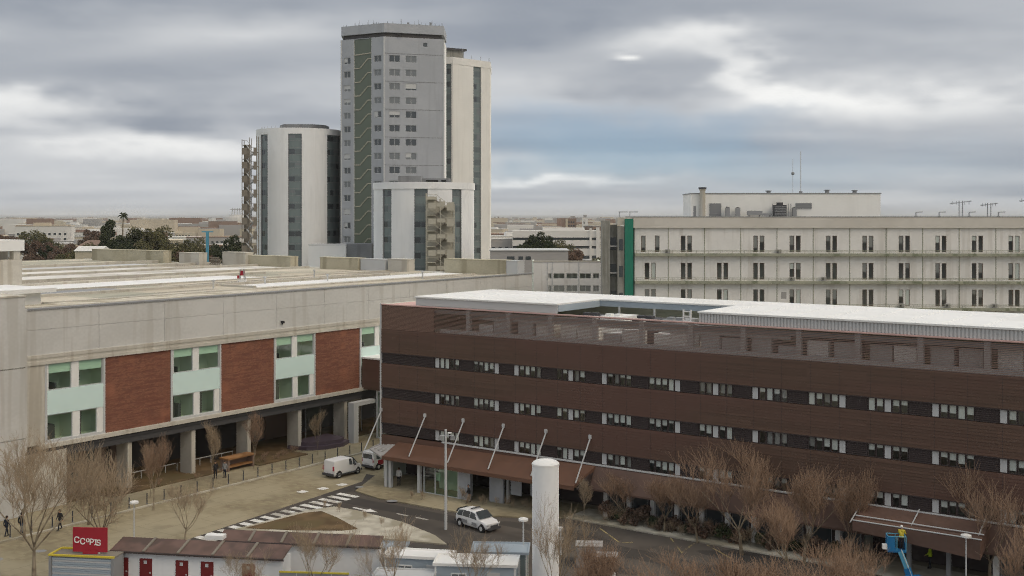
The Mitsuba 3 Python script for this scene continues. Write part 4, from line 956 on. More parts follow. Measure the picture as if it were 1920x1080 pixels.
special('white_chimney_block', 'slim white block beside the dark brown tower block', 'building', [('wall', box(f, 0, 5, 0, 6, 0, 25.5), 'm_house_white'), ('head', box(f, 1, 4, 1, 5, 25.5, 28), 'm_house_grey'), ('window', boxes(f, [(1, 2, -.1, .02, 4 + 4 * j, 6 + 4 * j) for j in range(5)]), 'm_dark_glass')])
f = Fr((-145, 680, 0), 0)
special('lilac_block', 'lilac grey block in the far town just right of the dark tree clump', 'building', [('wall', box(f, 0, 11, 0, 10, 0, 22.5), 'm_lilac'), ('roof_box', box(f, 0, 5, 2, 8, 22.5, 25.5), 'm_teal_panel'), ('window_row', boxes(f, [(1 + 2.5 * i, 2.4 + 2.5 * i, -.1, .02, 9 + 3.2 * j, 10.4 + 3.2 * j) for i in range(4) for j in range(4)]), 'm_dark_glass')])
f = Fr((-147, 385, 0), 0)
special('white_shed', 'long white roofed shed in front of the dark tree clump', 'shed', [('wall', box(f, 0, 8.5, 0, 9, 0, 15.2), 'm_house_cream'), ('roof', hull(f.w([(-.4, -.4, 15.2), (8.9, -.4, 15.2), (-.4, 9.4, 15.2), (8.9, 9.4, 15.2), (-.4, 4.5, 16.8), (8.9, 4.5, 16.8)])), 'm_house_white'), ('door', box(f, 5.6, 7.2, -.06, .02, 10, 13), 'm_dark_grey')])
f = Fr((-205, 470, 0), 0)
special('red_house', 'dull red house among the brown trees at the left edge', 'house', [('wall', box(f, 26, 44, 0, 10, 0, 14), 'm_terracotta'), ('roof', hull(f.w([(25.5, -.5, 14), (44.5, -.5, 14), (25.5, 10.5, 14), (44.5, 10.5, 14), (29, 5, 17), (41, 5, 17)])), 'm_house_brown'), ('window', boxes(f, [(28 + 4 * i, 29.6 + 4 * i, -.06, .02, 9.5, 11.5) for i in range(4)]), 'm_dark_glass')])
f = Fr((-98, 640, 0), 0)
special('arched_hall', 'pale hall with a low curved roof behind the blue mast', 'hall', [('wall', box(f, -60, -38, 0, 14, 0, 12), 'm_house_cream'), ('roof', hull(f.w([(-60 + 22 * i / 10, y, 12 + 3.2 * math.sin(math.pi * i / 10)) for i in range(11) for y in (-.5, 14.5)])), 'm_house_white'), ('door', box(f, -54, -50, -.06, .02, 0, 6), 'm_dark_grey')])
bm = thing('blue_mast', 'thin light blue mast rising between the trees left of the scaffold stair', 'mast')
put(bm, 'pole', cat(cyl(W, -82.5, 310, 0, 22.8, .42, 8)), 'm_sky_blue')
put(bm, 'arm', box(W, -84, -81, 309.8, 310.2, 22.6, 22.9), 'm_sky_blue')
wt = thing('water_tower', 'pale far landmark with a small frame on top at the horizon left of the towers', 'tower')
put(wt, 'drum', cat(cyl(W, -605, 2500, 0, 24, 26, 16), cyl(W, -602, 2500, 24, 30, 16, 16)), 'm_house_white')
put(wt, 'frame', cat(*[bar(W, (-612 + 6 * i, 2500, 30), (-610 + 5 * i, 2500, 44), .9) for i in range(5)] + [bar(W, (-616, 2500, 41), (-586, 2500, 42), .9)]), 'm_house_grey')

# ------------------------------------------------------------------ trees
def leaf_crown(seed, rx, rz, lumps=9, n=2600, leaf=.7):
    r = np.random.default_rng(seed)
    c = r.normal(0, .45, (lumps, 3)) * [rx, rx, rz]
    c[:, 2] = np.clip(c[:, 2], -rz * .7, rz * .75)
    rad = r.uniform(.35, .6, lumps) * min(rx, rz)
    k = r.integers(0, lumps, n)
    d = r.normal(0, 1, (n, 3))
    d /= np.linalg.norm(d, axis=1, keepdims=True)
    p = c[k] + d * (rad[k] * r.uniform(.55, 1.05, n))[:, None]
    u = r.normal(0, 1, (n, 3)); u /= np.linalg.norm(u, axis=1, keepdims=True)
    v = np.cross(u, r.normal(0, 1, (n, 3))); v /= np.linalg.norm(v, axis=1, keepdims=True)
    s = leaf * r.uniform(.5, 1.2, n)[:, None]
    q = np.stack([p - u * s * .5, p + v * s * .35, p + u * s * .5, p - v * s * .35], 1).reshape(-1, 3)
    i = np.arange(n)[:, None] * 4
    return trimesh.Trimesh(q, np.vstack([i + [0, 1, 2], i + [0, 2, 3]]), process=False)


crowns = {}
for nm, (rx, rz) in dict(round=(5, 4.2), tall=(3.0, 6.0), wide=(7, 3.6)).items():
    for m in ('m_leaf_dark', 'm_leaf_olive', 'm_leaf_brown'):
        crowns[nm, m] = mikit.ply(leaf_crown(len(crowns) + 40, rx, rz), m)
trunk_ply = mikit.ply(tubes([[0, 0, 0, .2, 0, .5, .035, .03], [.2, 0, .5, .1, .1, 1, .03, .012], [.15, 0, .6, -.2, -.1, .95, .02, .01], [.2, 0, .55, .4, .1, .9, .02, .01]], 6), 'm_bark')


def far_tree(px, D, top, shape, m, label, group, s=1.0):
    x = (px - 960) * D / F_PX
    k = thing('far_tree', label, 'tree', group)
    rz = dict(round=4.6, tall=7.0, wide=4.0)[shape] * s
    put(k, 'crown', crowns[shape, m], m, to_world=T().translate([x, D, top - rz]).scale([s, s, s]).rotate([0, 0, 1], float(rng.uniform(0, 360))))
    put(k, 'trunk', trunk_ply, 'm_bark', to_world=T().translate([x, D, 0]).scale([top - rz, top - rz, top - rz]))


G1, G2, G3, G4 = 'dark evergreens left of the towers', 'olive green trees left of the towers', 'bare brown trees of the town', 'trees in front of the banded white building'
far_tree(212, 420, 27.5, 'tall', 'm_leaf_dark', 'tall dark evergreen, highest of the tree clump left of the towers', 'tallest evergreen', 1.25)
for px, D, top in ((203, 410, 21.5), (226, 405, 20.5), (250, 425, 22.5), (240, 400, 17.5), (422, 420, 19), (445, 415, 20.5), (405, 430, 17), (218, 395, 16), (452, 400, 16)):
    far_tree(px, D, top, 'round', 'm_leaf_dark', 'dark evergreen tree in the clump left of the towers', G1, 1.15)
for px, D, top in ((268, 430, 23.5), (290, 440, 23.5), (308, 435, 21), (280, 410, 18.5), (330, 430, 17.5), (355, 440, 19), (372, 425, 16.5), (150, 440, 17), (135, 400, 15), (315, 400, 16), (265, 395, 15.0), (90, 520, 20), (50, 560, 20.5)):
    far_tree(px, D, top, 'round', 'm_leaf_olive', 'olive green tree in the belt of trees left of the towers', G2, 1.2)
for px, D, top in ((52, 430, 19), (70, 440, 18), (45, 410, 14.5), (120, 460, 17), (8, 480, 19), (350, 410, 15.5), (390, 400, 15), (110, 430, 16), (82, 420, 14), (165, 520, 20), (20, 500, 20), (180, 600, 21)):
    far_tree(px, D, top, 'wide', 'm_leaf_brown', 'bare brown tree among the houses left of the towers', G3, 1.0)
for px, D, top in ((77, 430, 16.5), (88, 428, 17)):
    far_tree(px, D, top, 'tall', 'm_leaf_dark', 'narrow dark cypress among the houses at the left edge', 'narrow cypresses', .55)
for px, D, top, m in ((995, 420, 20.5, 'm_leaf_dark'), (1010, 430, 21.5, 'm_leaf_dark'), (1030, 425, 20, 'm_leaf_dark'), (1045, 430, 18.6, 'm_leaf_olive'), (1058, 420, 17, 'm_leaf_olive'), (985, 410, 17, 'm_leaf_dark'),
                      (985, 360, 15.4, 'm_leaf_brown'), (1003, 350, 15.6, 'm_leaf_brown'), (1022, 360, 15.8, 'm_leaf_brown'), (1042, 350, 15.7, 'm_leaf_brown'), (1068, 380, 16, 'm_leaf_brown'), (1080, 390, 17, 'm_leaf_brown')):
    col = {'m_leaf_dark': 'dark green', 'm_leaf_olive': 'olive green', 'm_leaf_brown': 'reddish brown'}[m]
    far_tree(px, D, top, 'round', m, f'{col} tree in front of the banded white building', f'{col} ' + G4, .95)
for px, D, top in ((1085, 205, 18.3), (1075, 215, 17.5), (1098, 215, 18.8), (1110, 220, 19.2)):
    far_tree(px, D, top, 'round', 'm_leaf_olive', 'small green tree behind the small white building', 'green trees behind the small white building', .42)
pt = thing('palm_tree', 'tall palm standing above the dark tree clump on the horizon', 'tree')
put(pt, 'trunk', tubes([[-142.5, 418, 0, -142.3, 418, 15, .35, .28], [-142.3, 418, 15, -142.0, 418, 27.0, .28, .22]], 7), 'm_bark')
fr2 = []
for i in range(26):
    a, e = rng.uniform(0, 6.28), rng.uniform(-.5, 1.2)
    d1 = np.array([math.cos(a) * math.cos(e), math.sin(a) * math.cos(e), math.sin(e)])
    p0 = np.array([-142.0, 418, 27.0]); p1 = p0 + d1 * 1.3; p2 = p1 + d1 * .9 + [0, 0, -.8]
    fr2 += [[*p0, *p1, .16, .2], [*p1, *p2, .2, .05]]
put(pt, 'crown', tubes(fr2, 4), 'm_leaf_dark')


def bare_tree(seed, h, spread, trunk=.28, limbs=6, kids=(6, 6, 5), up=.5, rt=.13, twig=.016, tl=1.0):
    """A bare tree in the unit of metres: (trunk and limbs, branches and twigs)."""
    r = np.random.default_rng(seed)
    big, small = [], []

    def grow(p, d, ln, rad, lev):
        n = 3 if lev < 3 else 2
        pts_ = [(p, rad)]
        for i in range(n):
            d = d + r.normal(0, .13 if lev < 2 else .17, 3) + np.array([0, 0, up * (.16 if lev < 3 else .22)])
            d /= np.linalg.norm(d)
            p2 = p + d * ln / n
            r2 = rad * (1 - .22 * (i + 1))
            (big if lev < 2 else small).append([*p, *p2, rad * (1 - .22 * i), max(r2, .007)])
            p = p2
            pts_.append((p, r2))
        if lev >= 1 + len(kids):
            return
        m = kids[lev - 1] if lev else limbs
        for j in range(m):
            t = .35 + .65 * (j + r.random()) / m if lev else .80 + .2 * r.random()
            k = min(int(t * n), n - 1)
            q, rq = pts_[k][0] + (pts_[k + 1][0] - pts_[k][0]) * (t * n - k), pts_[k][1]
            a = 2 * math.pi * (j / m + .25 * r.random())
            side = np.cross(d, [math.cos(a), math.sin(a), .2]); side /= np.linalg.norm(side)
            w = spread if lev == 0 else .75
            nd = d * (1.0 if lev else .9) + side * w + np.array([0, 0, up * .5])
            nd /= np.linalg.norm(nd)
            f_ = [.50, .52, .50, .55][min(lev, 3)] * r.uniform(.75, 1.2)
            nl = (h * (1 - trunk) * .55 if lev == 0 else ln * f_) * (r.uniform(.8, 1.15))
            if lev + 1 == 1 + len(kids):
                nl = tl * r.uniform(.6, 1.2)
            grow(q, nd, nl, max(rq * (.62 if lev else .55), twig) if lev + 1 <= len(kids) else twig, lev + 1)
    grow(np.zeros(3), np.array([r.normal(0, .04), r.normal(0, .04), 1.0]), h * trunk, rt, 0)
    return tubes(big, 6), tubes(small, 3)


variants = {}
for nm, kw in dict(plane=dict(h=11, spread=.8, kids=(5, 6, 5), up=.7, twig=.013, tl=1.4, rt=.2), plane_two=dict(h=10, spread=.9, kids=(5, 5, 5), up=.65, twig=.013, tl=1.3, rt=.19), column=dict(h=7, spread=.28, trunk=.2, limbs=5, kids=(5, 6, 5), up=1.0, rt=.07, twig=.009, tl=.7),
                   red=dict(h=8, spread=.95, limbs=6, kids=(5, 5, 6), up=.95, trunk=.25, twig=.011, tl=1.5, rt=.15), red_two=dict(h=7.5, spread=.8, limbs=6, kids=(5, 5, 6), up=1.1, trunk=.25, rt=.13, twig=.011, tl=1.4), open=dict(h=6, spread=.95, limbs=5, kids=(4, 5, 5), up=.7, trunk=.22, rt=.13, twig=.009, tl=1.0), bush=dict(h=2.2, spread=.9, trunk=.08, limbs=8, kids=(5, 5), up=.8, rt=.03, twig=.008, tl=.6)).items():
    t_, s_ = bare_tree(len(variants) * 7 + 5, **kw)
    top = s_.vertices[:, 2].max()
    variants[nm] = {}
    for tint in ('m_twig', 'm_twig_red'):
        variants[nm][tint] = (mikit.ply(t_, 'm_bark'), mikit.ply(s_, tint), top)


def tree(x, y, h, kind, tint, label, group=None, wide=1.0, name='bare_tree', base=0.0):
    k = thing(name, label, 'tree' if name != 'shrub' else 'shrub', group)
    tp, cp, top = variants[kind][tint]
    s = h / top
    m = T().translate([x, y, base]).rotate([0, 0, 1], float(rng.uniform(0, 360))).scale([s * wide, s * wide, s])
    put(k, 'trunk', tp, None, to_world=m)
    put(k, 'crown', cp, None, to_world=m)
    return k


tree(-34.3, 82, 12.0, 'plane', 'm_twig', 'large bare plane tree at the left edge, nearest the camera', wide=.95)
tree(-40.6, 95.2, 9.8, 'plane_two', 'm_twig', 'thick trunked bare tree behind the nearest tree at the left edge', wide=.8)
tree(-31.0, 86.5, 9.6, 'plane', 'm_twig', 'wide bare plane tree right behind the red sign', wide=1.0)
tree(-37.0, 100, 7.6, 'plane_two', 'm_twig', 'bare tree on the pavement left of the first pier', wide=.8)
tree(-32.9, 105, 7.0, 'red_two', 'm_twig_red', 'reddish bare tree before the dark undercroft wall', wide=.8)
tree(-27.0, 94.2, 5.8, 'open', 'm_twig', 'small bare tree at the street edge behind the brown roofed shed', wide=1.0)
tree(-29.7, 113.0, 7.1, 'column', 'm_twig', 'narrow upright bare tree before the third pier', wide=.8, base=.12)
tree(-27.4, 121.5, 6.6, 'column', 'm_twig_red', 'narrow upright bare tree before the fourth pier', wide=.9, base=.12)
tree(-21.8, 128.5, 5.4, 'column', 'm_twig', 'narrow upright bare tree by the purple plinth', wide=.8, base=.12)
tree(-34.6, 109.5, 5.2, 'column', 'm_twig', 'thin young bare tree between the first two piers', wide=.7, base=.12)
tree(-14.1, 79.6, 6.2, 'open', 'm_twig', 'bare open crowned tree in front of the second brown roof', wide=1.0)
tree(-8.0, 79, 6.5, 'open', 'm_twig', 'bare forked tree left of the white site cabins', wide=.9)
tree(-2.9, 78, 6.2, 'plane_two', 'm_twig', 'bare forked tree in front of the white site cabins', wide=.85)
tree(2.7, 75.5, 9.0, 'plane_two', 'm_twig', 'bare tree standing in front of the white cylindrical tank', wide=.62)
tree(-18.3, 77.5, 4.9, 'open', 'm_twig', 'bare tree before the white wall with the red doors', wide=.9)
tree(5.6, 76, 6.2, 'red', 'm_twig_red', 'reddish bare tree just right of the white cylindrical tank', wide=.7)
tree(6.2, 99.5, 4.6, 'column', 'm_twig', 'slim tan bare tree at the end of the main canopy', wide=1.0, base=.05)
for x, y, h, w, k, lab in ((18.3, 91.2, 8.4, 1.2, 'red', 'broad reddish bare tree before the middle of the brown building'), (22.6, 88.6, 7.7, 1.1, 'red_two', 'reddish bare tree left of the service canopy, second of the row'),
                           (25.6, 87.0, 7.3, .8, 'red_two', 'slim reddish bare tree at the left end of the service canopy'), (34.6, 83.0, 8.5, 1.2, 'red', 'broad reddish bare tree right of the service canopy'), (36.4, 79.5, 7.2, 1.2, 'red_two', 'reddish bare tree at the right edge of the picture'),
                           (13.0, 97.5, 5.0, 1.3, 'red_two', 'small reddish bare tree on the footpath strip'), (10.2, 99.8, 4.4, 1.3, 'red_two', 'low reddish bare tree right of the main canopy'), (15.3, 94.5, 5.6, 1.2, 'red_two', 'reddish bare tree left of the broad tree at the footpath'),
                           (5.0, 74, 5.8, 1.2, 'red_two', 'reddish treetop at the bottom edge beside the white tank'), (10.5, 71.5, 6.3, 1.5, 'red', 'reddish treetop at the bottom edge right of the tank'), (15.6, 72.5, 6.5, 1.5, 'red_two', 'reddish treetop at the bottom edge below the yellow lines'), (20.2, 72, 6.6, 1.5, 'red', 'reddish treetop at the bottom edge left of the blue lift'),
                           (22.6, 76, 6.3, 1.0, 'red', 'reddish treetop just left of the blue lift'), (33.0, 73.5, 7.2, 1.4, 'red_two', 'reddish treetop in the bottom right corner'), (20.6, 84.0, 5.6, 1.4, 'red_two', 'low reddish bare tree on the asphalt side of the row'), (37.0, 85.0, 7.6, 1.2, 'red', 'reddish bare tree behind the one at the right edge')):
    tree(x, y, h * (1.12 if y > 82 else 1.0), k, 'm_twig_red', lab, wide=w)
for i in range(22):                                            # dry shrubs against the brown building's ground floor
    a = -51.5 + 1.12 * i
    q = GRID.w([(a + rng.uniform(-.3, .3), 87.05 + rng.uniform(-.1, .5), .1)])[0]
    tree(q[0], q[1], rng.uniform(1.0, 1.9), 'bush', 'm_twig' if rng.random() < .5 else 'm_twig_red', 'dry brown shrub at the foot of the brown building', 'dry shrubs along the brown building', 1.1, 'shrub', .1)
hedge = [mikit.ply(leaf_crown(70 + i, .75, .75, 6, 420, .26), m) for i, m in enumerate(('m_leaf_brown', 'm_leaf_dark', 'm_leaf_brown'))]
for i in range(30):
    a = -51.0 + 1.05 * i + rng.uniform(-.3, .3)
    if -29 < a < -20.5:
        continue
    q = GRID.w([(a, 87.35 + rng.uniform(-.15, .3), .1)])[0]
    k = thing('hedge_shrub', 'dark leafy shrub in the planting under the sloping brown skirt', 'shrub', 'dark shrubs under the brown skirt')
    h_ = rng.uniform(.8, 1.25)
    put(k, 'crown', hedge[i % 3], None, to_world=T().translate([q[0], q[1], .1 + .72 * h_]).rotate([0, 0, 1], float(rng.uniform(0, 360))).scale([h_ * 1.1, h_ * 1.1, h_]))
    put(k, 'trunk', trunk_ply, None, to_world=T().translate([q[0], q[1], .1]).scale([.7, .7, .7]))
for px, py in ((865, 944), (880, 948), (905, 950), (930, 952), (955, 955), (790, 941), (770, 938), (985, 955), (1000, 958)):
    D = F_PX * 27 / (py - HORIZON)
    tree((px - 960) * D / F_PX, D, rng.uniform(.9, 1.9), 'bush', 'm_twig', 'dry tan shrub at the edge of the forecourt', 'dry shrubs along the forecourt', .8, 'shrub', .1)
for a, b in ((-72.5, 75.6), (-69.0, 74.9), (-66.5, 74.4), (-74.5, 75.8), (-64.0, 74.2)):
    q = GRID.w([(a, b, .1)])[0]
    tree(q[0], q[1], rng.uniform(.7, 1.2), 'bush', 'm_twig', 'tuft of tall dry grass on the traffic island', 'dry tufts on the traffic island', .7, 'shrub', .1)

# ------------------------------------------------------------------ street furniture
for i in range(27):
    b = 50.0 + 1.95 * i
    k = thing('bollard', 'slim dark bollard in the row along the pavement edge', 'bollard', 'bollards along the pavement')
    if i == 0:
        bol = mikit.ply(cat(cyl(W, 0, 0, 0, .95, .055, 10), cyl(W, 0, 0, .95, 1.0, .065, 10)), 'm_dark_grey')
        bas = mikit.ply(cyl(W, 0, 0, 0, .05, .11, 10), 'm_mid_grey')
    q = GRID.w([(-89.5, b, .12)])[0]
    put(k, 'post', bol, None, to_world=T().translate(q.tolist()))
    put(k, 'base', bas, None, to_world=T().translate(q.tolist()))
lp = thing('lamp_column', 'tall grey lamp column with twin floodlights on the forecourt', 'street lamp')
put(lp, 'pole', tubes([[-5.7, 98.5, 0, -5.7, 98.5, 8.65, .13, .10]], 10), 'm_light_grey')
put(lp, 'cross_arm', cat(bar(W, (-6.2, 98.5, 8.1), (-5.0, 98.5, 8.1), .05)), 'm_light_grey')
for x in (-6.15, -5.1):
    put(lp, 'floodlight', hull([(x - .2, 98.3, 7.75), (x + .2, 98.3, 7.75), (x - .2, 98.6, 7.95), (x + .2, 98.6, 7.95), (x - .15, 98.3, 8.15), (x + .15, 98.3, 8.15)]), 'm_mid_grey')
put(lp, 'camera', boxes(W, [(-5.5, -5.2, 98.3, 98.45, 8.3, 8.42)]), 'm_white')
for (x, y, h), lab in zip(((31.9, 80.4, 4.55), (0.85, 85.5, 4.35), (-31.1, 94.2, 3.45)), ('street lamp with a flat white head before the service canopy', 'street lamp with a flat white head left of the white tank', 'street lamp with a flat white head between the bare trees on the left')):
    k = thing('street_lamp', lab, 'street lamp')
    put(k, 'pole', tubes([[x, y, 0, x, y, h - .1, .07, .05]], 8), 'm_light_grey')
    put(k, 'head', cat(cyl(W, x, y, h - .1, h + .05, .36, 14), cyl(W, x, y, h + .05, h + .1, .22, 14)), 'm_white')
# the white tank
tk = thing('white_tank', 'tall white cylindrical tank standing among the bare trees at the bottom', 'tank')
TX, TY = 2.36, 80.5
put(tk, 'shell', cyl(W, TX, TY, .5, 9.55, .94, 48), 'm_white_render', smooth=35)
dome = trimesh.creation.revolve(np.array([[.97, 9.5], [.97, 9.62], [.85, 9.74], [.55, 9.86], [.2, 9.91], [0, 9.92]]), sections=40)
dome.apply_translation([TX, TY, 0])
put(tk, 'dome', dome, 'm_white', smooth=35)
put(tk, 'leg', boxes(W, [(TX + dx - .08, TX + dx + .08, TY + dy - .08, TY + dy + .08, 0, .5) for dx in (-.6, .6) for dy in (-.6, .6)]), 'm_mid_grey')
put(tk, 'weld_ring', cat(*[cyl(W, TX, TY, z, z + .04, .955, 48) for z in (2.6, 5.1, 7.4)]), 'm_white_render', smooth=35)
# sheds with brown roofs
def shed(x0, y0, ln, dp, z0, z1, ang, label, doors):
    f = Fr((x0, y0, 0), math.radians(ang))
    k = thing('site_shed', label, 'shed')
    put(k, 'wall', box(f, .15, ln - .15, .25, dp - .1, 0, z0 - .1), 'm_white_render')
    n = max(1, int(round(ln / 2.45)))
    for i in range(n):
        u0, u1 = ln * i / n, ln * (i + 1) / n - .06
        put(k, 'roof_panel', hull(f.w([(u0, -.05, z0 - .06), (u1, -.05, z0 - .06), (u0, dp, z1 - .06), (u1, dp, z1 - .06), (u0, -.05, z0 + .02), (u1, -.05, z0 + .02), (u0, dp, z1 + .02), (u1, dp, z1 + .02)])), 'm_shed_roof')
        if i:
            put(k, 'roof_batten', hull(f.w([(u0 - .14, -.06, z0 + .02), (u0 + .06, -.06, z0 + .02), (u0 - .14, dp, z1 + .02), (u0 + .06, dp, z1 + .02), (u0 - .14, -.06, z0 + .10), (u0 + .06, -.06, z0 + .10), (u0 - .14, dp, z1 + .1), (u0 + .06, dp, z1 + .1)])), 'm_rust')
    put(k, 'eave_gutter', box(f, -.05, ln + .05, -.16, -.06, z0 - .12, z0 + .0), 'm_dark_brown')
    for s in doors:
        d = put(k, 'door', boxes(f, [(s, s + .95, .19, .25, .05, 2.0)]), 'm_red_door')
        put(d, 'sign', box(f, s + .34, s + .58, .17, .19, 1.62, 1.86), 'm_light_grey')
        put(d, 'handle', box(f, s + .78, s + .88, .15, .19, .95, 1.05), 'm_light_grey')
    return k


shed(-29.4, 83.75, 13.3, 1.9, 2.55, 3.0, -9.5, 'white shed with a long brown roof and a row of red doors', [.35, 2.2, 5.0, 6.95, 10.1])
shed(-22.2, 86.3, 12.6, 1.3, 2.55, 3.0, -8, 'second brown roofed shed, set back behind the one with red doors', [])
whole('roof_hatch', boxes(Fr((-22.9, 85.3, 0), -.16), [(0, 1.4, 0, .7, 2.9, 3.2)]), 'm_white_sheet', 'small white box between the two brown roofs', 'box')
# kiosk and its red sign
kf = Fr((-33.4, 82.6, 0), math.radians(-8))
kk = thing('site_kiosk', 'grey shuttered kiosk with yellow edges at the bottom left', 'kiosk')
put(kk, 'wall', box(kf, .06, 4.9, .06, 1.6, 0, 2.5), 'm_mid_grey')
for i in range(14):
    put(kk, 'shutter_slat', box(kf, .25, 4.75, -.02 - .03 * (i % 2), .05, .3 + .15 * i, .3 + .15 * i + .125), 'm_blue_grey' if i % 3 else 'm_light_grey')
puts(kk, 'frame', kf, [(0, .2, -.08, .05, 0, 2.5), (4.78, 4.98, -.08, .05, 0, 2.5)], 'm_mid_grey')
put(kk, 'edge_trim', boxes(kf, [(-.05, 5.0, -.1, .05, 2.5, 2.62), (-.05, .1, .05, 1.7, 2.5, 2.62), (.1, 2.2, 1.55, 1.7, 2.5, 2.66)]), 'm_yellow')
put(kk, 'roof', box(kf, .1, 4.95, .05, 1.55, 2.46, 2.54), 'm_rust')
whole('white_roll', cat(bar(kf, (.9, 1.9, 2.75), (2.0, 2.3, 3.0), .17, 10)), 'm_white_sheet', 'white roll lying behind the kiosk roof beside the red sign', 'roll')
sg_ = thing('copy_shop_sign', 'red board sign with white letters on top of the kiosk', 'sign')
sf = Fr((-31.85, 83.0, 0), math.radians(-4))
put(sg_, 'board', box(sf, 0, 2.55, 0, .12, 2.66, 4.42), 'm_red')
lt_m = []
for ch_, x, z, hh in (('C', .06, 3.32, .44), ('C', .50, 3.22, .44), ('o', .96, 3.38, .36), ('P', 1.22, 3.20, .42), ('I', 1.58, 3.18, .40), ('S', 1.74, 3.14, .42)):
    tm = meshkit.text_mesh(ch_, hh, .02, True)
    v = np.asarray(tm.vertices)
    lt_m.append(trimesh.Trimesh(sf.w(np.c_[v[:, 0] + x, -v[:, 2] - .003, v[:, 1] + z]), tm.faces, process=False))
put(sg_, 'lettering', cat(*lt_m), 'm_white')
put(sg_, 'foot', boxes(sf, [(.75, .85, .02, .1, 2.54, 2.66), (1.9, 2.0, .02, .1, 2.54, 2.66)]), 'm_white')
put(sg_, 'strip_board', box(sf, .8, 1.9, -.15, -.1, 2.56, 2.78), 'm_red')
ff = Fr((-16.4, 80.6, 0), math.radians(-5))
fe = thing('site_fence', 'grey site fence with a yellow green top bar before the second brown roof', 'fence')
puts(fe, 'panel', ff, [(1.25 * i + .03, 1.25 * i + 1.22, -.02, .02, .1, 1.9) for i in range(4)], 'm_mid_grey')
put(fe, 'top_bar', box(ff, 0, 5.0, -.05, .05, 1.9, 2.0), 'm_yellow')
puts(fe, 'post', ff, [(1.25 * i - .03, 1.25 * i + .03, -.03, .03, 0, 1.9) for i in range(5)], 'm_light_grey')
# white site cabins and plant beside the tank
def cabin(x0, x1, y0, y1, z, ang, roof, label, front='m_blue_grey'):
    f = Fr((x0, y0, 0), math.radians(ang))
    w, d = x1 - x0, y1 - y0
    k = thing('site_cabin', label, 'cabin')
    put(k, 'wall', box(f, 0, w, 0, d, 0, z - .1), front)
    put(k, 'post', boxes(f, [(x, x + .12, y, y + .12, 0, z - .1) for x in (-.02, w - .10) for y in (-.02, d - .10)]), 'm_white')
    put(k, 'roof', box(f, -.15, w + .15, -.15, d + .15, z - .1, z), roof)
    put(k, 'roof_rim', boxes(f, [(-.15, w + .15, -.15, -.05, z, z + .1), (-.15, w + .15, d + .05, d + .15, z, z + .1), (-.15, -.05, -.05, d + .05, z, z + .1), (w + .05, w + .15, -.05, d + .05, z, z + .1)]), roof)
    put(k, 'window', frame_mesh(f, w * .2, w * .2 + 1.1, .95, z - .6, -.05, .02), 'm_white')
    put(k, 'pane', box(f, w * .2 + .05, w * .2 + 1.05, -.03, -.01, 1.0, z - .65), 'm_grey_glass')
    put(k, 'door', box(f, w * .65, w * .65 + .9, -.05, -.01, .1, z - .5), 'm_light_grey')
    return k


cabin(-5.4, .25, 80.2, 82.4, 2.62, -5, 'm_white_sheet', 'white roofed blue grey cabin nearest the white tank')
cabin(-9.2, -4.4, 82.6, 84.3, 2.5, -10, 'm_white_sheet', 'white roofed cabin in the middle of the site cabins')
cabin(-2.9, 1.1, 83.6, 86.0, 2.42, -3, 'm_blue_grey', 'grey blue roofed cabin behind the others', 'm_teal_panel')
cabin(-11.6, -8.2, 86.2, 88.2, 1.9, -6, 'm_blue_grey', 'low light blue roofed cabin at the left end of the site cabins')
cabin(-9.6, -5.6, 79.6, 81.2, 1.95, -6, 'm_light_grey', 'low pale cabin in front, left of the white roofs')
for (x, y, w, d, h, m, lab) in ((4.9, 87.6, 2.0, 1.5, 1.7, 'm_mid_grey', 'grey metal cabinet on the asphalt right of the tank'), (6.0, 80.8, 1.4, 1.2, 2.9, 'm_dark_grey', 'tall dark grey cabinet at the bottom right of the tank'), (4.1, 78.8, 2.4, 1.4, 1.6, 'm_blue_grey', 'low blue grey cabinet at the bottom edge right of the tank')):
    f = Fr((x, y, 0), -.08)
    k = thing('metal_cabinet', lab, 'cabinet')
    put(k, 'casing', box(f, 0, w, 0, d, .1, h), m)
    put(k, 'lid', boxes(f, [(-.05, w + .05, -.05, d + .05, h, h + .06), (.0, w, d * .45, d * .5, h + .06, h + .1)]), 'm_house_grey')
    put(k, 'door', boxes(f, [(.08, w / 2 - .03, -.03, 0, .2, h - .1), (w / 2 + .03, w - .08, -.03, 0, .2, h - .1)]), m)
for x, y in ((7.0, 79.5), (3.9, 91.2)):
    whole('valve_post', cat(cyl(W, x, y, 0, 1.9, .07, 8), cyl(W, x, y, 1.9, 2.2, .2, 10), box(W, x - .2, x + .2, y - .05, y + .05, 1.2, 1.4)), 'm_white', 'short white valve post near the tank', 'post', 'white valve posts near the tank')
# bench and planters under the piers
bn = thing('timber_shelter', 'low timber bench shelter with an orange brown top by the third pier', 'bench')
put(bn, 'top', box(GRID, -95.0, -93.6, 80.8, 84.6, 1.35, 1.5), 'm_wood')
put(bn, 'side', boxes(GRID, [(-94.9, -94.7, 80.9, 84.5, .12, 1.35), (-94.6, -93.7, 80.9, 81.1, .12, 1.35), (-94.6, -93.7, 84.3, 84.5, .12, 1.35)]), 'm_house_brown')
put(bn, 'seat', box(GRID, -94.6, -93.7, 81.1, 84.3, .5, .6), 'm_wood')
for a, b, s in ((-94.0, 86.4, 1.2), (-93.8, 88.2, 1.0), (-94.6, 89.6, .9), (-95.0, 91.4, 1.1), (-93.9, 72.5, 1.0), (-93.6, 76.5, .9)):
    q = GRID.w([(a, b, .1)])[0]
    tree(q[0], q[1], s, 'bush', 'm_twig_red', 'orange brown shrub at the foot of the piers', 'orange brown shrubs below the piers', 1.3, 'shrub', .1)
put(hb, 'planting_bed', boxes(GRID, [(-96.5, -94.2, 67, 80.5, .1, .2), (-95.9, -93.2, 84.8, 92, .1, .22)]), 'm_soil')


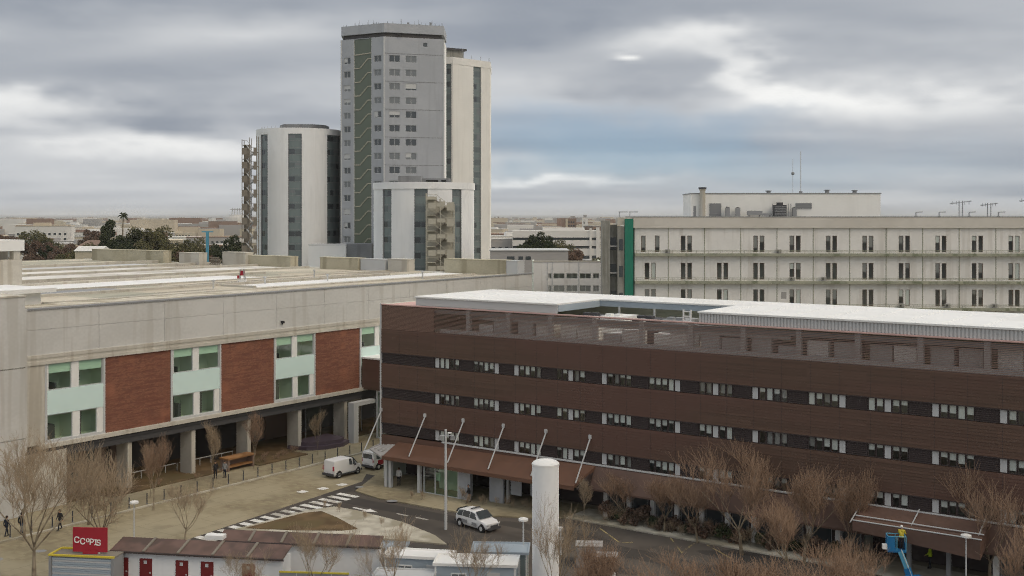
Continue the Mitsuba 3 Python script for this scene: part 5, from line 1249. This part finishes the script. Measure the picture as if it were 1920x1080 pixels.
# ------------------------------------------------------------------ vehicles
def patch(pts, nrm, t=.02):
    p = np.asarray(pts, float)
    n = np.asarray(nrm, float) / np.linalg.norm(nrm)
    return hull(np.vstack([p - n * .015, p + n * t]))


def vehicle(name, label, cat_, x, y, heading, st, glass, wheels, body='m_car_white', extra=()):
    """st: stations (x, z_bottom, z_belt, z_top, half width at the belt, half width at the top), from the rear to the front."""
    f = Fr((x, y, .02), heading)
    k = thing(name, label, cat_)
    st = np.array(st, float)
    rings = []
    for sx, zb, zc, zt, w, wt in st:
        half = [(w * .9, zb), (w, zb + .18), (w + .01, (zb + zc) / 2), (w, zc), ((w + wt) / 2 + .02, (zc + zt) / 2), (wt + .01, zt - .07), (wt - .10, zt)]
        rings.append([(sx, yy, zz) for yy, zz in half] + [(sx, -yy, zz) for yy, zz in half[::-1]])
    R = np.array(rings)
    n = R.shape[1]
    v, fc_ = R.reshape(-1, 3), []
    for i in range(len(R) - 1):
        for j in range(n):
            j2 = (j + 1) % n
            fc_ += [[i * n + j, i * n + j2, (i + 1) * n + j2], [i * n + j, (i + 1) * n + j2, (i + 1) * n + j]]
    for base, flip in ((0, 1), ((len(R) - 1) * n, 0)):
        for j in range(1, n - 1):
            t = [base, base + j, base + j + 1]
            fc_.append(t[::-1] if flip else t)
    mesh = trimesh.Trimesh(f.w(v), fc_, process=False)
    mesh.fix_normals()
    put(k, 'body', mesh, body, smooth=38)

    def at(sx, t, side):
        zc, zt, w, wt = (np.interp(sx, st[:, 0], st[:, c]) for c in (2, 3, 4, 5))
        return (sx, side * (w + (wt - w) * t + .012), zc + (zt - zc) * t)
    for nm, a, b, m in glass:
        for side in (1, -1):
            put(k, nm, trimesh.Trimesh(f.w(patch([at(a[0], .08, side), at(a[1], .86, side), at(b[1], .86, side), at(b[0], .08, side)], (0, side, .2)).vertices), patch([at(a[0], .08, side), at(a[1], .86, side), at(b[1], .86, side), at(b[0], .08, side)], (0, side, .2)).faces), m)
    for wx in wheels:
        for side in (1, -1):
            w_half = np.interp(wx, st[:, 0], st[:, 4])
            for nm, r, y0, y1, m in (('wheel_arch', .40, -.2, .012, 'm_black'), ('wheel', .32, -.22, .03, 'm_black')):
                c = trimesh.creation.cylinder(r, y1 - y0, sections=20)
                c.apply_transform(trimesh.transformations.rotation_matrix(math.pi / 2, [1, 0, 0]))
                c.apply_translation([wx, side * (w_half + (y0 + y1) / 2), .32 if nm == 'wheel' else .36])
                q = put(k, nm, trimesh.Trimesh(f.w(c.vertices), c.faces), m, smooth=35)
            c = trimesh.creation.cylinder(.19, .03, sections=14)
            c.apply_transform(trimesh.transformations.rotation_matrix(math.pi / 2, [1, 0, 0]))
            c.apply_translation([wx, side * (w_half + .035), .32])
            put(q, 'rim', trimesh.Trimesh(f.w(c.vertices), c.faces), 'm_light_grey')
    for nm, bx, m in extra:
        if isinstance(bx, list):
            h_ = hull(bx)
            put(k, nm, trimesh.Trimesh(f.w(h_.vertices), h_.faces), m)
        else:
            put(k, nm, box(f, *bx), m)
    return k


van = [(-2.05, .45, 1.0, 1.10, .78, .74), (-2.02, .28, 1.05, 1.78, .84, .74), (-1.9, .24, 1.06, 1.84, .87, .77), (.35, .22, 1.06, 1.86, .88, .78), (.75, .22, 1.06, 1.80, .88, .74), (1.35, .22, 1.05, 1.16, .86, .76), (1.95, .24, .92, 1.02, .82, .72), (2.15, .30, .72, .82, .70, .62)]
lights = [('headlight', [(2.0, s * .78, .66), (2.0, s * .55, .66), (2.13, s * .66, .64), (2.13, s * .5, .64), (1.9, s * .8, .82), (2.05, s * .55, .84)], 'm_light_grey') for s in (1, -1)] + \
         [('tail_light', [(-2.06, s * .70, .85), (-2.06, s * .82, .85), (-2.06, s * .70, 1.3), (-2.0, s * .82, 1.3), (-1.98, s * .86, .85), (-2.0, s * .70, .85)], 'm_red') for s in (1, -1)]
ws_ = [(.80, s * .66, 1.80) for s in (1, -1)] + [(1.36, s * .72, 1.18) for s in (1, -1)] + [(.86, s * .66, 1.80) for s in (1, -1)] + [(1.40, s * .72, 1.20) for s in (1, -1)]
bumper = [('bumper', (-2.14, -2.0, -.8, .8, .28, .52), 'm_dark_grey'), ('bumper', (2.05, 2.2, -.66, .66, .26, .46), 'm_dark_grey'), ('side_trim', (-1.8, 1.6, -.91, -.885, .28, .42), 'm_dark_grey'), ('side_trim', (-1.8, 1.6, .885, .91, .28, .42), 'm_dark_grey')]
vehicle('panel_van', 'small white panel van driving on the shared street, nearest the crossing', 'van', -17.65, 119.3, math.radians(52), [(a * .94, b, c, d, e * .96, g * .96) for a, b, c, d, e, g in van], [('side_window', (.15, .15), (.62, .48), 'm_dark_glass'), ('side_window', (.70, .66), (1.15, .84), 'm_dark_glass')], (-1.3, 1.35), extra=lights + bumper + [('windscreen', ws_, 'm_dark_glass'), ('mirror', (.72, .92, -1.08, -.9, 1.05, 1.22), 'm_dark_grey')])
q = GRID.w([(-82.75, 92.5, 0)])[0]
vehicle('ambulance_van', 'white van with a dark red side seen from behind at the end of the canopy', 'van', q[0], q[1], math.radians(54.7), [(a, b, c, d + .12 * (d > 1.5), e, g) for a, b, c, d, e, g in van],
        [('side_window', (-1.6, -1.6), (-.4, -.4), 'm_dark_glass'), ('side_window', (.0, .0), (1.15, .84), 'm_dark_glass')], (-1.3, 1.35), extra=lights + bumper + [('windscreen', ws_, 'm_dark_glass'), ('rear_window', [(-2.05, s * .64, z) for s in (1, -1) for z in (1.2, 1.68)] + [(-2.0, s * .64, z) for s in (1, -1) for z in (1.2, 1.7)], 'm_dark_glass'),
        ('side_panel', [(x_, -.875 - .022 * t, z_) for x_ in (-1.4, 1.2) for z_ in (.5, 1.02) for t in (0, 1)], 'm_red'), ('light_bar', (-.2, .1, -.5, .5, 1.96, 2.05), 'm_mid_grey'), ('number_plate', (-2.16, -2.13, -.25, .25, .6, .72), 'm_light_grey')])
suv = [(-2.2, .5, .85, .95, .72, .66), (-2.14, .34, .98, 1.15, .86, .72), (-1.9, .30, 1.0, 1.52, .90, .68), (-1.4, .28, 1.0, 1.64, .91, .68), (.1, .27, 1.0, 1.66, .91, .69), (.45, .27, 1.0, 1.58, .91, .67), (1.15, .27, .99, 1.06, .90, .74), (1.9, .30, .88, .95, .85, .70), (2.2, .36, .70, .78, .72, .60)]
sx_ = [(.5, s * .62, 1.57) for s in (1, -1)] + [(1.12, s * .74, 1.09) for s in (1, -1)] + [(.56, s * .62, 1.57) for s in (1, -1)] + [(1.18, s * .74, 1.09) for s in (1, -1)]
vehicle('parked_car', 'white car with dark markings parked on the asphalt before the forecourt', 'car', -3.0, 99.1, math.radians(-47), [(a * .9, b * .95, c * .95, d * .95, e * .93, g * .93) for a, b, c, d, e, g in suv], [('side_window', (-1.75, -1.6), (-1.05, -1.05), 'm_dark_glass'), ('side_window', (-.98, -.98), (-.12, -.12), 'm_dark_glass'), ('side_window', (-.04, -.04), (.86, .42), 'm_dark_glass')], (-1.35, 1.4),
        extra=[('windscreen', sx_, 'm_dark_glass'), ('rear_window', [(-2.12, s * .6, 1.12) for s in (1, -1)] + [(-1.93, s * .55, 1.46) for s in (1, -1)] + [(-2.17, s * .6, 1.12) for s in (1, -1)], 'm_dark_glass'), ('grille', (2.16, 2.22, -.4, .4, .5, .66), 'm_dark_grey'), ('bumper', (2.1, 2.26, -.68, .68, .28, .46), 'm_dark_grey'), ('bumper', (-2.26, -2.1, -.7, .7, .34, .5), 'm_dark_grey'), ('roof_bar', (-.3, -.15, -.5, .5, 1.66, 1.73), 'm_dark_grey'),
               ('marking', (-1.0, -.3, -.935, -.915, .5, .78), 'm_mid_grey'), ('marking', (.3, .9, -.935, -.915, .45, .72), 'm_mid_grey'), ('marking', (-1.0, .9, .915, .935, .5, .75), 'm_mid_grey'), ('bonnet_stripe', [(1.3, .3, 1.045), (1.3, .5, 1.04), (1.9, .3, .965), (1.9, .5, .96), (1.3, .3, 1.07), (1.9, .5, .985)], 'm_dark_grey'),
               ('headlight', [(2.12, s * .7, .68), (2.19, s * .45, .68), (2.05, s * .76, .8), (2.12, s * .45, .82), (2.2, s * .5, .72)], 'm_light_grey')][0:9] + [('headlight', [(2.12, s * .7, .68), (2.21, s * .45, .68), (2.05, s * .8, .8), (2.14, s * .45, .82), (2.2, s * .5, .72)], 'm_light_grey') for s in (1, -1)])

# ------------------------------------------------------------------ people
def solid(bones, fr, edge=.06):
    parts = []
    for (p0, r0), (p1, r1) in bones:
        s = trimesh.creation.icosphere(1, 1.0).vertices
        parts.append(m3.Manifold.hull_points(np.vstack([s * r0 + p0, s * r1 + p1]).astype(np.float64)))
    m = m3.Manifold.batch_boolean(parts, m3.OpType.Add).refine_to_length(edge)
    me = m.to_mesh()
    t = trimesh.Trimesh(me.vert_properties[:, :3], me.tri_verts, process=True)
    trimesh.smoothing.filter_taubin(t, iterations=6)
    return trimesh.Trimesh(fr.w(t.vertices), t.faces, process=False)


def person(x, y, z, heading, label, jacket, legs, hair='m_hair', stride=.0, arm=(0, 0), H=1.72, helmet=None):
    """Faces +x of its own frame. stride: half step in metres; arm: (left, right) hand reach forward."""
    f = Fr((x, y, z), heading)
    k = thing('person', label, 'person')
    s = H / 1.72
    V = lambda *c: np.array(c) * s
    hip, chest, neck = V(0, 0, .92), V(.02, 0, 1.30), V(.02, 0, 1.47)
    tor = [((V(0, -.07, .93), .125 * s), (V(0, .07, .93), .125 * s)), ((V(0, 0, .95), .14 * s), (V(.01, 0, 1.15), .13 * s)), ((V(.01, -.06, 1.12), .115 * s), (V(.01, -.13, 1.36), .085 * s)), ((V(.01, .06, 1.12), .115 * s), (V(.01, .13, 1.36), .085 * s)), ((V(.01, -.15, 1.38), .07 * s), (V(.01, .15, 1.38), .07 * s))]
    leg, foot, arms, hands = [], [], [], []
    for sd, st_ in ((1, stride), (-1, -stride)):
        hp, kn, an = V(0, sd * .09, .90), V(st_ * .62 + .03, sd * .10, .49), V(st_, sd * .10, .09 + (.05 if st_ < 0 else 0))
        leg += [((hp, .095 * s), (kn, .062 * s)), ((kn, .062 * s), (an, .045 * s))]
        foot += [((an + V(-.04, 0, -.04), .042 * s), (an + V(.17, sd * .02, -.055), .034 * s))]
        reach = arm[0] if sd > 0 else arm[1]
        sh = V(.01, sd * .19, 1.39)
        el = V(-.02 + .5 * reach - st_ * .25, sd * .25, 1.11 + .1 * abs(reach))
        wr = V(.06 + reach - st_ * .5, sd * (.25 - .12 * reach), .88 + .5 * abs(reach))
        arms += [((sh, .06 * s), (el, .047 * s)), ((el, .047 * s), (wr, .034 * s))]
        d = (wr - el) / np.linalg.norm(wr - el)
        pc = wr + d * .055 * s
        hb_ = [((wr, .025 * s), (pc, .034 * s))]
        for q in range(4):
            b0 = pc + d * .03 * s + V((q - 1.5) * .019, 0, 0)
            l = [.034, .040, .038, .030][q] * s
            b1 = b0 + d * l
            b2 = b1 + (d + V(.2, -sd * .5, 0)) * l * .7
            hb_ += [((b0, .0095 * s), (b1, .0085 * s)), ((b1, .0085 * s), (b2, .0075 * s))]
        t0 = wr + d * .03 * s + V(.03, 0, 0)
        hb_ += [((t0, .011 * s), (t0 + (d * .7 + V(.6, 0, 0)) * .035 * s, .010 * s)), ((t0 + (d * .7 + V(.6, 0, 0)) * .035 * s, .010 * s), (t0 + (d * 1.6 + V(.7, 0, 0)) * .035 * s, .008 * s))]
        hands.append(hb_)
    hd = V(.045, 0, 1.61)
    head = [((neck, .055 * s), (V(.03, 0, 1.54), .055 * s)), ((hd + V(-.015, 0, .02), .092 * s), (hd + V(.02, 0, -.015), .078 * s)), ((hd + V(.05, 0, -.06), .042 * s), (hd + V(.045, 0, -.02), .06 * s)), ((hd + V(.09, 0, -.005), .016 * s), (hd + V(.108, 0, -.03), .015 * s))]
    head += [((hd + V(0, sd * .085, 0), .018 * s), (hd + V(-.01, sd * .09, .03), .02 * s)) for sd in (1, -1)]
    shrink = lambda L, q: [((a, ra - q), (b, rb - q)) for (a, ra), (b, rb) in L]
    b_ = put(k, 'body', solid(shrink(tor + leg + arms, .018) + head, f), 'm_skin', smooth=True)
    put(b_, 'eye', cat(*[trimesh.Trimesh(f.w(trimesh.creation.icosphere(1, .011 * s).vertices + hd + V(.082, sd * .032, .012)), trimesh.creation.icosphere(1, .011 * s).faces) for sd in (1, -1)]), 'm_black')
    put(b_, 'mouth', box(f, .112 * s + .0, .122 * s, -.02 * s, .02 * s, 1.545 * s, 1.552 * s), 'm_red_door')
    put(k, 'jacket', solid(tor + arms, f), jacket, smooth=True)
    put(k, 'trousers', solid(leg + [((V(0, -.06, .92), .118 * s), (V(0, .06, .92), .118 * s))], f), legs, smooth=True)
    put(k, 'shoes', solid(foot, f), 'm_black', smooth=True)
    for hb_ in hands:
        put(k, 'hand', solid(hb_, f, .02), 'm_skin', smooth=True)
    if helmet:
        put(k, 'helmet', solid([((hd + V(-.02, 0, .05), .105 * s), (hd + V(.02, 0, .06), .095 * s)), ((hd + V(.06, 0, .05), .07 * s), (hd + V(.12, 0, .045), .03 * s))], f), helmet, smooth=True)
    else:
        put(k, 'hair', solid([((hd + V(-.035, 0, .035), .098 * s), (hd + V(.01, 0, .05), .085 * s)), ((hd + V(-.05, 0, -.03), .07 * s), (hd + V(-.03, 0, .02), .09 * s))], f), hair, smooth=True)
    return k


R2 = math.radians
person(-42.4, 96.0, .12, R2(60), 'person in dark clothes walking on the left pavement, leftmost of all', 'm_navy', 'm_navy', stride=.22)
person(-41.5, 96.8, .12, R2(70), 'second walker in dark jacket and jeans at the left pavement edge', 'm_black', 'm_jeans', stride=.18, H=1.8)
person(-38.7, 98.0, .12, R2(-120), 'person in a dark coat walking towards the kerb beside the left trees', 'm_black', 'm_navy', stride=.25, H=1.75)
person(-30.4, 117.3, .12, R2(-70), 'person in black standing at the bollards before the third pier, left of the pair', 'm_black', 'm_black', H=1.76)
person(-29.5, 117.6, .12, R2(-110), 'person with a grey jacket at the bollards before the third pier, right of the pair', 'm_mid_grey', 'm_navy', H=1.72)
q = GRID.w([(-75.2, 86.8, .13)])[0]
person(q[0], q[1], .13, R2(-100), 'person in a white shirt and dark trousers standing under the canopy', 'm_white', 'm_navy', H=1.76)
q = GRID.w([(-65.2, 85.2, .13)])[0]
person(q[0], q[1], .13, R2(200), 'person in dark clothes walking at the canopy entrance', 'm_black', 'm_house_brown', stride=.2)
person(11.2, 101.0, .13, R2(-40), 'person in dark blue on the footpath strip beside the brown building', 'm_navy', 'm_mid_grey', stride=.2)
person(31.9, 87.3, .13, R2(150), 'worker in a bright yellow vest and white helmet on the ground at the service entrance', 'm_hivis', 'm_navy', helmet='m_white', arm=(.2, .15), H=1.8)

# ------------------------------------------------------------------ the blue boom lift
bl = thing('boom_lift', 'bright blue boom lift with its basket raised to the service canopy', 'boom lift')
BX, BY = 28.8, 81.1
bf = Fr((BX, BY, 0), math.radians(100))
put(bl, 'chassis', cat(box(bf, -1.2, 1.2, -.75, .75, .4, .8), box(bf, -.7, .9, -.55, .55, .8, 1.3)), 'm_blue')
for wx in (-.95, .95):
    for wy in (-.85, .85):
        c = trimesh.creation.cylinder(.42, .3, sections=18)
        c.apply_transform(trimesh.transformations.rotation_matrix(math.pi / 2, [1, 0, 0]))
        c.apply_translation([wx, wy, .42])
        put(bl, 'wheel', trimesh.Trimesh(bf.w(c.vertices), c.faces), 'm_black', smooth=35)
P0, P1, P2 = np.array([28.65, 81.7, .6]), np.array([28.3, 82.0, 1.75]), np.array([27.95, 82.35, 2.85])


def beam(p0, p1, w, h):
    d = (p1 - p0) / np.linalg.norm(p1 - p0)
    s_ = np.cross(d, [0, 0, 1.0]); s_ /= np.linalg.norm(s_)
    u = np.cross(s_, d)
    return hull([p + s_ * a * w / 2 + u * b * h / 2 for p in (p0, p1) for a in (-1, 1) for b in (-1, 1)])


put(bl, 'boom', beam(P0, P1, .34, .40), 'm_blue')
put(bl, 'boom_extension', beam(P1, P2, .24, .28), 'm_sky_blue', label='lighter blue inner boom')
put(bl, 'hose', tubes([[*(P0 + [0, -.2, .24]), *(P2 + [0, -.15, .2]), .035, .035]], 6), 'm_light_grey')
kf_ = Fr((27.75, 82.85, 2.85), math.radians(-10))
put(bl, 'basket', boxes(kf_, [(-.6, .7, -.4, .45, -.1, 0), (-.6, -.1, -.43, -.39, 0, 1.05), (-.6, -.56, -.39, .45, 0, 1.0), (.67, .7, -.39, .45, 0, .5), (-.1, .7, -.42, -.39, 0, .12)]), 'm_blue')
put(bl, 'basket_rail', cat(*[bar(kf_, (x, yv, 0), (x, yv, 1.05), .03) for x in (-.58, .05, .68) for yv in (-.4, .43)] + [bar(kf_, (-.58, yv, 1.05), (.68, yv, 1.05), .03) for yv in (-.4, .43)] + [bar(kf_, (x, -.4, 1.05), (x, .43, 1.05), .03) for x in (-.58, .68)]), 'm_sky_blue')
put(bl, 'control_box', box(kf_, -.95, -.62, -.4, -.1, .1, .45), 'm_white')
person(28.2, 82.85, 2.86, R2(60), 'worker in a yellow vest standing in the basket of the blue lift', 'm_yellow', 'm_navy', helmet='m_white', arm=(.35, .35), H=1.72)


# ------------------------------------------------------------------ the air between the camera and the far town
scene['haze_air'] = {'type': 'homogeneous', 'albedo': 0.95, 'sigma_t': 0.65e-4}
scene['haze'] = {'type': 'cube', 'to_world': T().translate([0, 6900, 40]).scale([14500, 7200, 41.5]), 'bsdf': {'type': 'null'}, 'interior': {'type': 'ref', 'id': 'haze_air'}}
scene['camera']['medium'] = {'type': 'ref', 'id': 'haze_air'}
labels['haze'] = {'label': 'thin pale haze over the plain', 'category': 'haze', 'kind': 'stuff'}

# ------------------------------------------------------------------ repeats that share a label: say which, by their order from the left
ORD = 'leftmost second third fourth fifth sixth seventh eighth ninth tenth eleventh twelfth thirteenth fourteenth fifteenth sixteenth seventeenth eighteenth nineteenth twentieth twenty-first twenty-second twenty-third twenty-fourth twenty-fifth twenty-sixth twenty-seventh'.split()


def screen_x(key):
    k = next(q for q in scene if q == key or q.startswith(key + '__'))
    v = meshkit.WRITTEN[scene[k]['filename']][0].mean(0)
    if 'to_world' in scene[k]:
        v = (np.array(scene[k]['to_world'].matrix) @ np.append(v, 1))[:3]
    return v[0] / v[1]


same = {}
for key, d in labels.items():
    if 'group' in d:
        same.setdefault(d['label'], []).append(key)
for text, keys in same.items():
    if len(keys) > 1:
        keys.sort(key=screen_x)
        for i, key in enumerate(keys):
            o = 'leftmost' if i == 0 else 'rightmost' if i == len(keys) - 1 else (ORD[i] + ' from left') if i < len(ORD) else 'number %d from left' % (i + 1)
            labels[key]['label'] = text + ', ' + o
for key, d in labels.items():
    if len(d.get('label', '').split()) > 16:
        print('LONG', key, len(d['label'].split()), d['label'])
